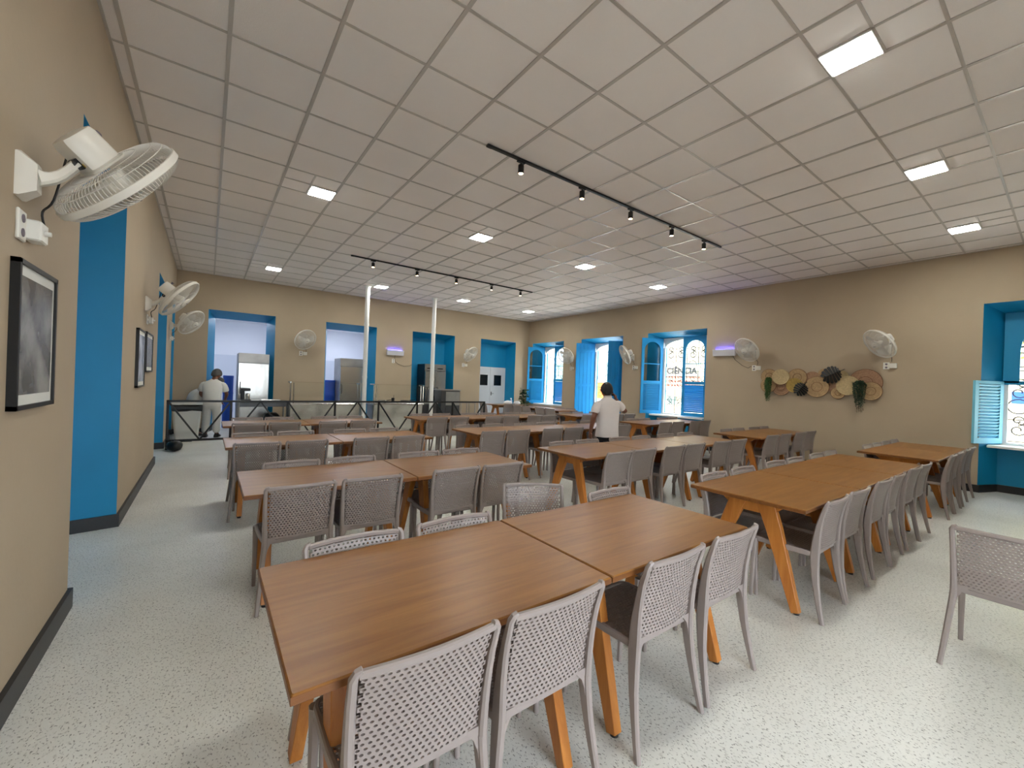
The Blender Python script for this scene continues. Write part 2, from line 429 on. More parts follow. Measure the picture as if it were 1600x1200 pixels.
# ------------------------------------------------------------------ ceiling light panels
def make_panel():
    t = thing('ceiling_light', '', 'light', group='square ceiling panels')
    b = MB(); s = .152
    b.prism([(-s, -s), (s, -s), (s, s), (-s, s)], -.012, .004, 'lamp_case'); b.build('light_frame', t)
    b = MB(); s = .138; b.bbox((-s, -s, -.016), (s, s, -.0125), 'panel_light', .001); b.build('light_diffuser', t)
    return t
pn = make_panel()
rowname = ['square light panel in the nearest row of panels', 'square light panel in the middle row of panels', 'square light panel in the far row by the back wall']
colname = ['leftmost, closest to the left wall', 'second from the left', 'third from the left', 'rightmost, closest to the right wall']
for j, ly in enumerate(LY):
    for i, lx in enumerate(LX):
        if j == 0 and i in (0, 1): pass
        lab = rowname[j] + ', ' + colname[i]
        lab = ' '.join(lab.split()[:16])
        if i == 0 and j == 0: pn.location = (lx, ly, H); pn['label'] = lab; continue
        dup(pn, (lx, ly, H), 0, lab)

# ------------------------------------------------------------------ track lights
def track(y, x0, x1, heads, label, which):
    t = thing('light_track', label, 'track', (0, y, H), group='ceiling spotlight tracks')
    MB().bbox((x0, -.018, -.028), (x1, .018, -.004), 'black_metal', .003).build('rail', t)
    MB().bbox((x0 - .012, -.02, -.03), (x0 + .05, .02, -.004), 'black_metal', .003).build('end_cap', t)
    return t
ordn = ['leftmost', 'second from left', 'middle', 'fourth from left', 'rightmost']
def spot(x, y, label, grp):
    t = thing('spotlight', label, 'spotlight', (x, y, H - .028), group=grp)
    MB().bbox((-.05, -.017, -.02), (.05, .017, 0), 'black_metal', .003).build('adapter', t)
    b = MB(); b.lathe([(.008, -.015), (.008, -.05)], 'black_metal', n=10)
    b.lathe([(.03, -.045), (.032, -.05), (.032, -.135), (.027, -.138), (.025, -.12)], 'black_metal', n=20, caps=True).build('lamp_head', t)
    MB().lathe([(.024, -.136), (.015, -.1375), (.001, -.138)], 'spot_light', n=16).build('lens', t)
    return t
track(3.64, 2.92, 7.61, 0, 'near black spotlight track on the ceiling', 0)
track(8.62, 2.91, 7.54, 0, 'far black spotlight track on the ceiling', 1)
s0 = None
for y, xs, nm in ((3.64, (3.35, 4.29, 5.22, 6.18, 7.08), 'near'), (8.62, (3.34, 4.30, 5.27, 6.25, 7.15), 'far')):
    for i, x in enumerate(xs):
        lab = 'small black cylinder spotlight on the %s ceiling track, %s' % (nm, ordn[i])
        if s0 is None: s0 = spot(x, y, lab, 'track spotlights')
        else: dup(s0, (x, y, H - .028), 0, lab)

# ------------------------------------------------------------------ windows
def curl(b, cx, cz, r, x, mt, turns=1.4, sgn=1, ph=0):
    pts = []
    for k in range(15):
        t = k / 14; a = ph + sgn * t * turns * 2 * PI; rr = r * (1 - .72 * t)
        pts.append((x, cx + rr * math.cos(a), cz + rr * math.sin(a)))
    b.tube(pts, .009, mt, n=4)
def arch_poly(y0, y1, z0, z1, rise, n=10):
    pts = [(y1, z0), (y1, z1 - rise)]
    cy = (y0 + y1) / 2; hw = (y1 - y0) / 2
    for k in range(1, n):
        a = PI * k / n; pts.append((cy + hw * math.cos(a), z1 - rise + rise * math.sin(a)))
    pts += [(y0, z1 - rise), (y0, z0)]
    return pts
def window_unit(idx, a, c, i, to_floor, label):
    X = W + T - .13; q = i * (T - .1) / T; y0 = a + q; y1 = c - q; z0 = 0.02 if to_floor else SILL; z1 = HEAD - .12
    t = thing('window_%d' % idx, label, None, (X, (y0 + y1) / 2, z0)); del t['label']; t['label'] = label; t['kind'] = 'structure'
    ox = Vector((X, (y0 + y1) / 2, z0))
    hw = (y1 - y0) / 2; hz = z1 - z0
    # outer white arched frame (architrave between opening and arch)
    b = MB(); fw = .06; rise = .22
    outer = [(-hw, hz), (hw, hz)]
    L = []
    n = 14
    inner = [(hw - fw, hz - rise - fw + (rise) * 0)]
    cyc = []
    for k in range(n + 1):
        an = PI * k / n
        cyc.append(((hw - fw) * math.cos(an), hz - fw - rise + rise * math.sin(an)))
    # header spandrel quads
    for k in range(n):
        p, r_ = cyc[k], cyc[k + 1]
        def top(p): return (p[0] * hw / (hw - fw), hz)
        for xx0, xx1 in ((.0, .05),):
            P = [p, r_, top(r_), top(p)]
            b.prism(P, .0, .05, 'window_white', axis='x')
    b.box((0, -hw, 0), (.05, -hw + fw, hz - fw - rise), 'window_white'); b.box((0, hw - fw, 0), (.05, hw, hz - fw - rise), 'window_white')
    b.box((0, -hw, hz - fw - rise), (.05, -hw + .004, hz), 'window_white'); b.box((0, hw - .004, hz - fw - rise), (.05, hw, hz), 'window_white')
    b.box((-.02, -hw, -.0), (.08, hw, .04), 'window_white')
    b.build('window_frame', t)
    if not to_floor:
        MB().bbox((-.42, -hw - .12, -.04), (.12, hw + .12, .0), 'window_white', .006).build('window_sill', t)
    # iron grille
    b = MB(); gx = .12
    cols = 4; cw = (2 * hw) / cols
    for k in range(cols + 1):
        yy = -hw + k * cw; b.tube([(gx, yy, 0), (gx, yy, hz)], .010, 'grille_iron', n=4)
    for zz in (0.06, .42, hz * .5, hz * .5 + .14, hz - .3): b.tube([(gx, -hw, zz), (gx, hw, zz)], .007, 'grille_iron', n=4)
    for k in range(cols):
        yc = -hw + (k + .5) * cw
        b.torus(cw * .36, .009, 'grille_iron', (gx, yc, hz * .5 + .07 + .25), (1, 0, 0), 14, 4)
        b.torus(cw * .36, .009, 'grille_iron', (gx, yc, .64), (1, 0, 0), 14, 4)
        for zz in (.25, hz * .5 - .22, hz * .5 + .62, hz - .48):
            curl(b, yc, zz, cw * .34, gx, 'grille_iron', 1.3, 1 if k % 2 else -1, PI / 2)
            curl(b, yc, zz + .16, cw * .26, gx, 'grille_iron', 1.2, -1 if k % 2 else 1, -PI / 2)
    b.build('window_grille', t)
    return t, X, y0, y1, z0, z1
def leaf(parent, hinge, ang, wd, z0, z1, kind, mt='shutter_blue', flip=1, name='shutter'):
    """leaf in local frame: x from 0..wd along the leaf, y thickness, z up"""
    e = MB(); th = .035; st = .075; hz = z1 - z0
    o = None
    if kind == 'plank':
        n = 5; pw = wd / n
        for k in range(n): e.bbox((k * pw + .002, -th / 2, 0), ((k + 1) * pw - .002, th / 2, hz), mt, .005)
        for zz in (.25, hz * .5, hz - .3): e.box((.02, th / 2, zz), (wd - .02, th / 2 + .02, zz + .09), mt)
        for zz in (hz * .33,): e.box((wd - .05, -th / 2 - .02, zz), (wd - .02, -th / 2, zz + .12), 'black_metal')
        o = e.build(name, parent)
    else:
        mid = hz * .42 if kind == 'glazed' else hz
        # stiles and rails
        e.box((0, -th / 2, 0), (st, th / 2, hz), mt); e.box((wd - st, -th / 2, 0), (wd, th / 2, hz), mt)
        e.box((st, -th / 2, 0), (wd - st, th / 2, .09), mt); e.box((st, -th / 2, mid - .05), (wd - st, th / 2, mid + (.03 if kind == 'glazed' else 0)), mt)
        if kind == 'glazed':
            # arched head around the glass
            cx = wd / 2; hw = wd / 2 - st; zt = hz - .10; zb = zt - hw
            n = 10; arc = [(cx + hw * math.cos(PI * k / n), zb + hw * math.sin(PI * k / n)) for k in range(n + 1)]
            for k in range(n):
                p, r_ = arc[k], arc[k + 1]
                e.prism([p, r_, (r_[0], hz), (p[0], hz)], -th / 2, th / 2, mt, axis='y')
            zm = mid + (zt - mid) * .45
            e.box((st, -.012, zm - .012), (wd - st, .012, zm + .012), mt)
        o = e.build(name, parent)
        lb = MB(); nz = int((mid - .15) / .05)
        for k in range(nz):
            zz = .10 + k * (mid - .16) / nz
            lb.add([(st, -.016, zz), (wd - st, -.016, zz), (wd - st, .016, zz + .042), (st, .016, zz + .042), (st, -.016, zz + .008), (wd - st, -.016, zz + .008), (wd - st, .016, zz + .050), (st, .016, zz + .050)],
                   [(0, 1, 2, 3), (7, 6, 5, 4), (0, 4, 5, 1), (3, 2, 6, 7), (0, 3, 7, 4), (1, 5, 6, 2)], mt)
        lo = lb.build('louvres', o)
        if kind == 'glazed':
            g = MB(); g.box((st, -.003, mid), (wd - st, .003, hz - .11), 'glass'); g.build('shutter_glass', o)
    o.location = hinge; o.rotation_euler = (0, 0, ang)
    return o
wu = {}
for idx, (a, c, i, k), lab in ((4, RIGHT[0], 'tall window with a pale louvred shutter at the right edge'), (3, RIGHT[1], 'shuttered window showing a street sign, nearest of the three far windows'), (2, RIGHT[2], 'door height window with solid plank shutters'), (1, RIGHT[3], 'shuttered window closest to the back corner')):
    wu[idx] = window_unit(idx, a, c, i, k == 'full', lab)
# leaves: local hinge offset relative to the window empty
for idx in (1, 3):
    t, X, y0, y1, z0, z1 = wu[idx]; hw = (y1 - y0) / 2; hz = z1 - z0
    leaf(t, (-.03, hw, .01), PI - .42, hw * .98, 0, hz - .02, 'glazed')        # open into the room, on the far jamb
    leaf(t, (-.03, -hw, .01), PI / 2 + .12, hw * .98, 0, hz - .02, 'glazed')     # nearly closed
t, X, y0, y1, z0, z1 = wu[2]; hw = (y1 - y0) / 2; hz = z1 - z0
leaf(t, (-.03, hw, .01), PI - .42, hw * .98, 0, hz - .02, 'plank')
leaf(t, (-.03, -hw, .01), PI - .5, hw * .9, 0, hz - .02, 'plank')
for idx in (4,):
    t, X, y0, y1, z0, z1 = wu[idx]; hw = (y1 - y0) / 2; hz = z1 - z0
    leaf(t, (-.03, hw, .02), PI - .42, hw * .95, 0, hz * .47, 'louvre', 'shutter_pale')
    # solid blue upper casing framing an arched light
    e = MB(); zc = hz * .47; n = 12; aw = hw * .74
    arc = [(aw * math.cos(PI * k / n), hz - .12 - aw + aw * math.sin(PI * k / n)) for k in range(n + 1)]
    for k in range(n):
        p, r_ = arc[k], arc[k + 1]
        e.prism([p, r_, (r_[0], hz), (p[0], hz)], -.03, .01, 'blue_paint', axis='x')
    e.box((-.03, -hw, zc), (.01, -aw, hz), 'blue_paint'); e.box((-.03, aw, zc), (.01, hw, hz), 'blue_paint'); e.box((-.03, -hw, zc - .03), (.01, hw, zc + .03), 'blue_paint')
    e.build('upper_casing', t)
    g = MB(); g.box((-.012, -aw, zc), (-.006, aw, hz - .12), 'glass'); g.build('window_pane', t)

# ------------------------------------------------------------------ outside: pavement, street, facade opposite
b = MB(); b.box((W + T, -20, -.25), (45, 40, -.15), 'pavement'); struct(b.build('street_ground'), 'pale street outside the windows')
FX = 17.0
fac = thing('building', 'sunlit cream building with a painted sign across the street', 'building', (FX, 8, -.15))
b = MB(); b.box((0, -16, 0), (4, 3.9, 5.6), 'facade'); b.box((.0, 3.9, 0), (4, 22, 5.2), 'facade_white')
b.box((-.1, -16, 3.55), (0, 22, 3.62), 'facade_white'); b.box((-.25, -16, 5.2), (0, 22, 5.45), 'facade_white'); b.build('facade_wall', fac)
for yy in (-9.5, -5.0, 5.2, 9.0):
    b = MB(); b.box((-.05, yy, 1.0), (0.02, yy + 1.1, 2.9), 'poster_grey'); b.box((-.07, yy - .08, .92), (0, yy + 1.18, 1.0), 'window_white'); b.build('facade_window', fac)
def text_mesh(txt, size, mt, parent, loc, rot, name, ext=.01):
    cu = bpy.data.curves.new(name, 'FONT'); cu.body = txt; cu.size = size; cu.extrude = ext; cu.offset = .010; cu.align_x = 'CENTER'
    o = bpy.data.objects.new(name, cu); COL.objects.link(o)
    dg = bpy.context.evaluated_depsgraph_get(); me = bpy.data.meshes.new_from_object(o.evaluated_get(dg))
    bpy.data.objects.remove(o); bpy.data.curves.remove(cu)
    me.materials.clear(); me.materials.append(MATS[mt])
    n = bpy.data.objects.new(name, me); COL.objects.link(n); n.parent = parent; n.location = loc; n.rotation_euler = rot
    return n
sign = thing('street_sign', 'wall sign reading CIÊNCIA above red writing across the street', 'sign', (FX - .11, 10.0, 1.2))
MB().bbox((0, -1.05, 0), (.05, 1.05, 2.2), 'facade', .005).build('sign_board', sign)
text_mesh('CIÊNCIA', .36, 'sign_grey', sign, (-.012, 0, .98), (PI / 2, 0, -PI / 2), 'sign_lettering')
b = MB()
for r in range(3):
    for k in range(13):
        yy = -.85 + k * .135; z = .78 - r * .17
        b.tube([(-.012, yy, z), (-.012, yy + .04, z + .08), (-.012, yy + .07, z + .01), (-.012, yy + .1, z + .09)], .016, 'sign_red', n=4)
b.build('red_writing', sign)
b = MB()
for k in range(9):
    for r in range(4):
        yy = -.8 + k * .19; z = 1.45 + r * .17
        b.tube([(-.012, yy, z), (-.012, yy + .08, z + .03), (-.012, yy + .1, z + .1)], .008, 'straw_rim', n=4)
b.build('sign_ornament', sign)
tag(MB().bbox((FX - .06, 10.25, .85), (FX - .03, 10.72, 1.5), 'poster_grey', .004).build('wall_poster'), 'small grey poster on the facade below the painted sign', 'poster')
tag(MB().bbox((FX - .06, 14.1, .9), (FX - .03, 14.75, 1.72), 'sign_orange', .004).build('orange_poster'), 'orange poster on the facade beyond the plank-shuttered window', 'poster')
tag(MB().bbox((FX - .06, .55, 1.45), (FX - .03, 1.0, 1.75), 'sign_blue', .004).build('blue_notice'), 'small blue notice on the facade outside the right edge window', 'notice')
tr = thing('street_tree', 'yellow-green street tree outside the right edge window', 'tree', (15.2, .35, -.15))
MB().tube([(0, 0, 0), (.05, 0, 1.4), (0, .1, 2.9)], [.13, .1, .07], 'straw_rim').build('trunk', tr)
b = MB()
for k in range(420):
    a, z_, r = random.uniform(0, 2 * PI), random.uniform(-1, 1), 1.15 * random.random() ** .35
    p = Vector((math.cos(a) * math.sqrt(1 - z_ * z_) * r, math.sin(a) * math.sqrt(1 - z_ * z_) * r, 3.5 + z_ * r * .8))
    d1 = Vector((random.uniform(-1, 1), random.uniform(-1, 1), random.uniform(-1, 1))).normalized() * .13; d2 = d1.orthogonal().normalized() * .06
    b.add([p - d1, p + d2, p + d1, p - d2], [(0, 1, 2, 3)], 'tree_green')
b.build('foliage', tr)

# ------------------------------------------------------------------ double door in the back wall
dr = thing('door_1', 'white double door with two small dark windows', None, (9.39, D + T - .08, 0)); dr['kind'] = 'structure'
for sx, w0, w1 in ((-1, -.62, -.004), (1, .004, .70)):
    b = MB(); b.bbox((w0, -.02, .01), (w1, .025, 2.1), 'door_white', .004)
    cx = (w0 + w1) / 2 - sx * .02
    for q in ((cx - .2, 1.36, cx + .2, 1.40), (cx - .2, 1.80, cx + .2, 1.84), (cx - .2, 1.36, cx - .17, 1.84), (cx + .17, 1.36, cx + .2, 1.84)):
        b.box((q[0], -.03, q[1]), (q[2], -.02, q[3]), 'door_white')
    lf = b.build('door_leaf', dr)
    MB().box((cx - .17, -.027, 1.40), (cx + .17, -.021, 1.80), 'phone_black').build('vision_pane', lf)
    if sx == 1:
        b = MB(); b.bbox((.04, -.034, 1.02), (.075, -.02, 1.16), 'steel_dark', .003); b.tube([(.057, -.035, 1.09), (.057, -.06, 1.09), (.15, -.06, 1.09)], .008, 'steel_dark'); b.build('door_handle', lf)

# ------------------------------------------------------------------ pipes
def pipe(x, y, label):
    t = thing('vertical_pipe', label, 'pipe', (x, y, 0), group='white pipes behind the railing')
    MB().lathe([(.058, 0), (.058, H - .01)], 'white_paint', n=20).build('tube', t)
    MB().lathe([(.085, H - .03), (.085, H - .004)], 'white_paint', n=20).build('ceiling_collar', t)
    for z in (1.5, 2.9): MB().lathe([(.063, z), (.063, z + .06)], 'white_paint', n=20).build('joint_sleeve', t)
pipe(4.03, 11.22, 'white floor-to-ceiling pipe between the two buffet counters, left one')
pipe(6.03, 11.35, 'white floor-to-ceiling pipe in front of the double-door refrigerator, right one')

# ------------------------------------------------------------------ chair
def shell_panel(fn, nu, nv, pu, pv, th, mt, hole=(.30, .27)):
    """perforated surface; fn(u, v) -> point and normal in metres"""
    b = MB(); V = []; F = []
    cell = [(-.5, -.5), (0, -.5), (.5, -.5), (.5, 0), (.5, .5), (0, .5), (-.5, .5), (-.5, 0)]
    hu, hv = hole
    hol = [(-hu * .62, -hv * .8), (0, -hv * 1.05), (hu * .62, -hv * .8), (hu, 0), (hu * .62, hv * .8), (0, hv * 1.05), (-hu * .62, hv * .8), (-hu, 0)]
    for j in range(nv):
        off = .5 if j % 2 else 0
        for i in range(nu):
            cu = (i + .5 + (off - .25) - nu / 2) * pu; cv = (j + .5) * pv
            o = len(V); 
            ring = []
            for side in (0, 1):
                for (a, c) in cell + hol:
                    p, n = fn(cu + a * pu, cv + c * pv)
                    V.append(tuple(p + n * (th / 2 if side else -th / 2)))
            for k in range(8):
                k2 = (k + 1) % 8
                F.append((o + k, o + 8 + k, o + 8 + k2, o + k2))
                F.append((o + 16 + k, o + 16 + k2, o + 24 + k2, o + 24 + k))
                F.append((o + 8 + k, o + 24 + k, o + 24 + k2, o + 8 + k2))
    b.add(V, F, mt); return b
PL = 'chair_plastic'
def ybk(z):   # back post profile (y as function of height)
    pts = [(0, -.232), (.12, -.205), (.28, -.178), (.42, -.168), (.55, -.176), (.68, -.198), (.80, -.236)]
    for (z0, y0), (z1, y1) in zip(pts, pts[1:]):
        if z <= z1: t = (z - z0) / (z1 - z0); return y0 + (y1 - y0) * t
    return pts[-1][1]
def xbk(z): return .196 + .012 * max(0, (z - .42)) / .38 if z > .42 else .196 + .040 * (.42 - z) / .42
def make_chair():
    t = thing('chair', '', 'chair')
    def back(u, v):
        z = .458 + v; k = u / .19
        p = Vector((u * (1 + .03 * (z - .5)), ybk(z) - .022 * (1 - k * k), z)); n = Vector((0, -1, -.15)).normalized(); return p, n
    shell_panel(back, 19, 21, .0192, .0150, .008, PL).build('backrest', t)
    def seat(u, v):
        y = -.168 + v; k = u / .2; kk = (y - .02) / .2
        p = Vector((u, y, .440 - .010 * (1 - k * k) * max(0, 1 - kk * kk))); return p, Vector((0, 0, 1))
    shell_panel(seat, 20, 23, .0192, .0158, .007, PL).build('seat', t)
    # back frame: tapering posts and a thin top rail
    b = MB()
    zs_ = (.405, .46, .52, .58, .64, .70, .745, .775, .790, .7965)
    for sx in (-1, 1):
        b.bar([(sx * (xbk(z) - {.790: .008, .7965: .020}.get(z, 0)), ybk(z), z) for z in zs_], [.029, .028, .026, .025, .024, .023, .022, .022, .020, .012], [.054, .053, .048, .042, .036, .030, .026, .023, .020, .018], PL, side=(1, 0, 0), ch=.55)
    tr_ = []
    for k in range(13):
        f = -1 + k / 6; tr_.append((f * .194, ybk(.787) - .022 * (1 - f * f), .787 - .004 * abs(f) ** 3))
    b.bar(tr_, .020, .022, PL, side=(0, 1, 0), ch=.5)
    b.bar([(f * .188, ybk(.458) - .022 * (1 - f * f), .455) for f in (-1, -.6, -.2, .2, .6, 1)], .010, .014, PL, side=(0, 1, 0), ch=.3)
    b.build('back_frame', t)
    # seat rim
    b = MB()
    rim = []
    hx0, hx1, yf, yb_ = .196, .205, .215, -.165; r = .035
    corners = [(-hx0, yb_), (-hx1, yf), (hx1, yf), (hx0, yb_)]
    rim = [(-hx0, yb_), (-hx1, .0), (-hx1, yf - r), (-hx1 + r * .3, yf - r * .3), (-hx1 + r, yf), (0, yf + .006), (hx1 - r, yf), (hx1 - r * .3, yf - r * .3), (hx1, yf - r), (hx1, .0), (hx0, yb_)]
    b.bar([(x, y, .428) for x, y in rim], .036, .018, PL, side=(0, 0, 1), ch=.5)
    b.bar([(-hx0, yb_, .430), (hx0, yb_, .430)], .03, .018, PL, side=(0, 0, 1), ch=.5)
    b.build('seat_rim', t)
    for sx in (-1, 1):
        b = MB(); zs = (0, .08, .16, .25, .33, .385, .43)
        b.bar([(sx * xbk(z), ybk(z), z) for z in zs], [.024, .025, .026, .027, .028, .029, .0295], [.026, .029, .034, .040, .047, .052, .0545], PL, side=(1, 0, 0), ch=.5)
        # fillet web towards the backrest
        b.prism([(sx * .188, .458), (sx * .188, .35), (sx * .181, .385), (sx * .166, .42), (sx * .142, .445), (sx * .12, .458)], -.184, -.170, PL, axis='y')
        b.build('leg', t)
        b = MB()
        b.bar([(sx * (.208 - .004), .203 + .018 * (1 - z / .43), z) for z in (0, .1, .2, .3, .40, .43)], [.022, .024, .027, .030, .034, .036], [.024, .026, .028, .03, .034, .036], PL, side=(1, 0, 0), ch=.5)
        b.build('leg', t)
    return t
CH0 = make_chair(); CH_used = [False]
CHG = {}
def chair(x, y, rz, label, group):
    assert len(label.split()) <= 16, label
    rz += random.uniform(-.035, .035)
    if not CH_used[0]:
        CH0.location = (x, y, 0); CH0.rotation_euler = (0, 0, rz); CH0['label'] = label; CH0['group'] = group; CH_used[0] = True; return CH0
    return dup(CH0, (x, y, 0), rz, label, group)

# ------------------------------------------------------------------ table
def make_table():
    t = thing('dining_table', '', 'table', group='dining tables')
    Lx, Ly = 1.13, .79
    MB().bbox((-Lx / 2, -Ly / 2, .722), (Lx / 2, Ly / 2, .75), 'table_wood', .0035).build('tabletop', t)
    MB().bbox((-Lx / 2 - .0012, -Ly / 2 - .0012, .724), (Lx / 2 + .0012, Ly / 2 + .0012, .7455), 'edge_wood', .001).build('edge_band', t)
    b = MB(); b.box((-Lx / 2 + .16, -.02, .64), (Lx / 2 - .16, .02, .722), 'edge_wood')
    b.build('under_rail', t)
    for sx in (-1, 1):
        x = sx * (Lx / 2 - .17)
        b = MB(); b.prism([(-.25, .722), (-.13, .62), (.13, .62), (.25, .722)], x - .02, x + .02, 'leg_wood', axis='x'); b.build('gusset', t)
        for sy in (-1, 1):
            b = MB(); P = [(sy * .10, .70), (sy * .325, 0)]
            # tapered board in the end plane
            b.bar([(x + sx * .0, sy * .095, .70), (x + sx * .01, sy * .16, .52), (x + sx * .03, sy * .315, .012)], .046, [.115, .10, .05], 'leg_wood', side=(1, 0, 0), smooth=False, ch=.12)
            lg = b.build('leg', t)
            MB().lathe([(.018, 0), (.018, .014)], 'black_trim', n=12, c=(x + sx * .03, sy * .317, 0)).build('foot_pad', lg)
    return t
TB0 = make_table(); TB_used = [False]
def table(x, y, rz, label):
    assert len(label.split()) <= 16, label
    if not TB_used[0]:
        TB0.location = (x, y, 0); TB0.rotation_euler = (0, 0, rz); TB0['label'] = label; TB_used[0] = True; return TB0
    return dup(TB0, (x, y, 0), rz, label)
def nth(i, n):
    return {0: 'leftmost', 1: 'second from left', 2: 'third from left', 3: 'fourth from left', 4: 'fifth from left', 5: 'sixth from left'}[i] if i < n - 1 or n == 1 else 'rightmost'
# rows: phrase, start x, y centre, tables, near chairs (x, dy), far chairs
rows = [
 ('nearest left table row', .845, 1.47, 2, [1.18, 1.64, 2.33, 2.86], [1.22, 1.72, None, 2.92]),
 ('second left table row', .865, 3.405, 2, [1.18, 1.66, 2.34, 2.80], [1.25, 1.72, 2.36, 2.83]),
 ('third left table row', .83, 5.46, 2, [1.11, 1.58, 2.28, 2.75], [1.13, 1.60, 2.26, 2.73]),
 ('fourth left table row', .86, 7.52, 2, [1.17, 1.64, 2.32, 2.80], [1.20, 1.66, 2.37, 2.82]),
 ('nearest middle table row', 3.80, 1.42, 3, [4.17, 4.68, 5.35, 5.83, 6.50, 6.98], [4.20, 4.72, 5.42, 5.92, 6.57, 7.02]),
 ('second middle table row', 3.86, 3.41, 3, [4.36, 4.80, 5.42, 5.90, 6.60, 7.08], [4.28, 4.74, 5.39, 5.88, 6.50, 7.05]),
 ('third middle table row', 3.83, 5.50, 3, [4.08, 4.55, 5.25, 5.73, 6.48, 7.01], [4.12, 4.63, 5.30, 5.81, 6.44, 6.94]),
 ('fourth middle table row', 3.93, 7.76, 3, [4.28, 4.76, 5.60, 6.05, 6.72, 7.17], [4.30, 4.79, 5.48, 5.94, 6.68, 7.16]),
 ('nearest right table row', 7.88, 1.39, 2, [8.36, 8.86, 9.48, 9.96], [8.45, 8.92, 9.45, 9.93]),
 ('second right table row', 8.00, 3.46, 2, [8.38, 8.90, 9.56, 10.05], [8.50, 8.98, 9.62, 10.07]),
 ('third right table row', 8.07, 5.62, 2, [8.56, 9.04, 9.72, 10.16], [8.54, 9.00, 9.71, 10.14]),
 ('fourth right table row', 8.00, 7.65, 2, [8.35, 8.83, 9.50, 9.98], [8.35, 8.83, 9.50, 9.98]),
]
DG = .185
for ph, x0, yc, nt_, near, far in rows:
    for k in range(nt_):
        table(x0 + .565 + k * 1.14, yc, 0, 'wooden table with splayed legs in the %s, %s' % (ph, nth(k, nt_)))
    for i, x in enumerate(near):
        d = .02 if ph.startswith('second left') else 0
        chair(x, yc - .395 + DG - (.02 if yc < 2 else 0) + d, 0, 'taupe perforated chair, near side of the %s, %s' % (ph, nth(i, len(near))), 'chairs of the ' + ph)
    for i, x in enumerate(far):
        if x is None:
            chair(2.43, 2.07, PI - .54, 'taupe perforated chair pulled out askew behind the nearest left table row', 'chairs of the ' + ph); continue
        chair(x, yc + .395 - .205, PI, 'taupe perforated chair, far side of the %s, %s' % (ph, nth(i, len(far))), 'chairs of the ' + ph)
# row along the wall, lengthwise, and the corner table
table(9.39, 9.58, PI / 2, 'wooden table lengthwise along the window wall, nearer of its pair')
table(9.39, 10.72, PI / 2, 'wooden table lengthwise along the window wall, farther of its pair')
hn = ['nearest the camera', 'second from its near end', 'third from its near end', 'at its far end']
for i, y in enumerate((9.35, 9.82, 10.5, 10.98)):
    chair(9.17, y, -PI / 2, 'taupe chair, left side of the lengthwise far tables, ' + hn[i], 'chairs of the lengthwise tables')
    chair(9.62, y + .03, PI / 2, 'taupe chair, window side of the lengthwise far tables, ' + hn[i], 'chairs of the lengthwise tables')
table(9.25, 12.1, 0, 'wooden table in the far corner by the white double door')
chair(8.55, 12.1, -PI / 2, 'taupe chair at the left end of the far corner table', 'chairs of the corner table')
chair(9.1, 11.85, 0, 'taupe chair on the near side of the far corner table', 'chairs of the corner table')
# the lone chair at the right edge
chair(4.295, .20, -PI / 2 - .02, 'lone taupe perforated chair at the right edge, seen from behind', 'chairs of the table out of view')
c_ = 0

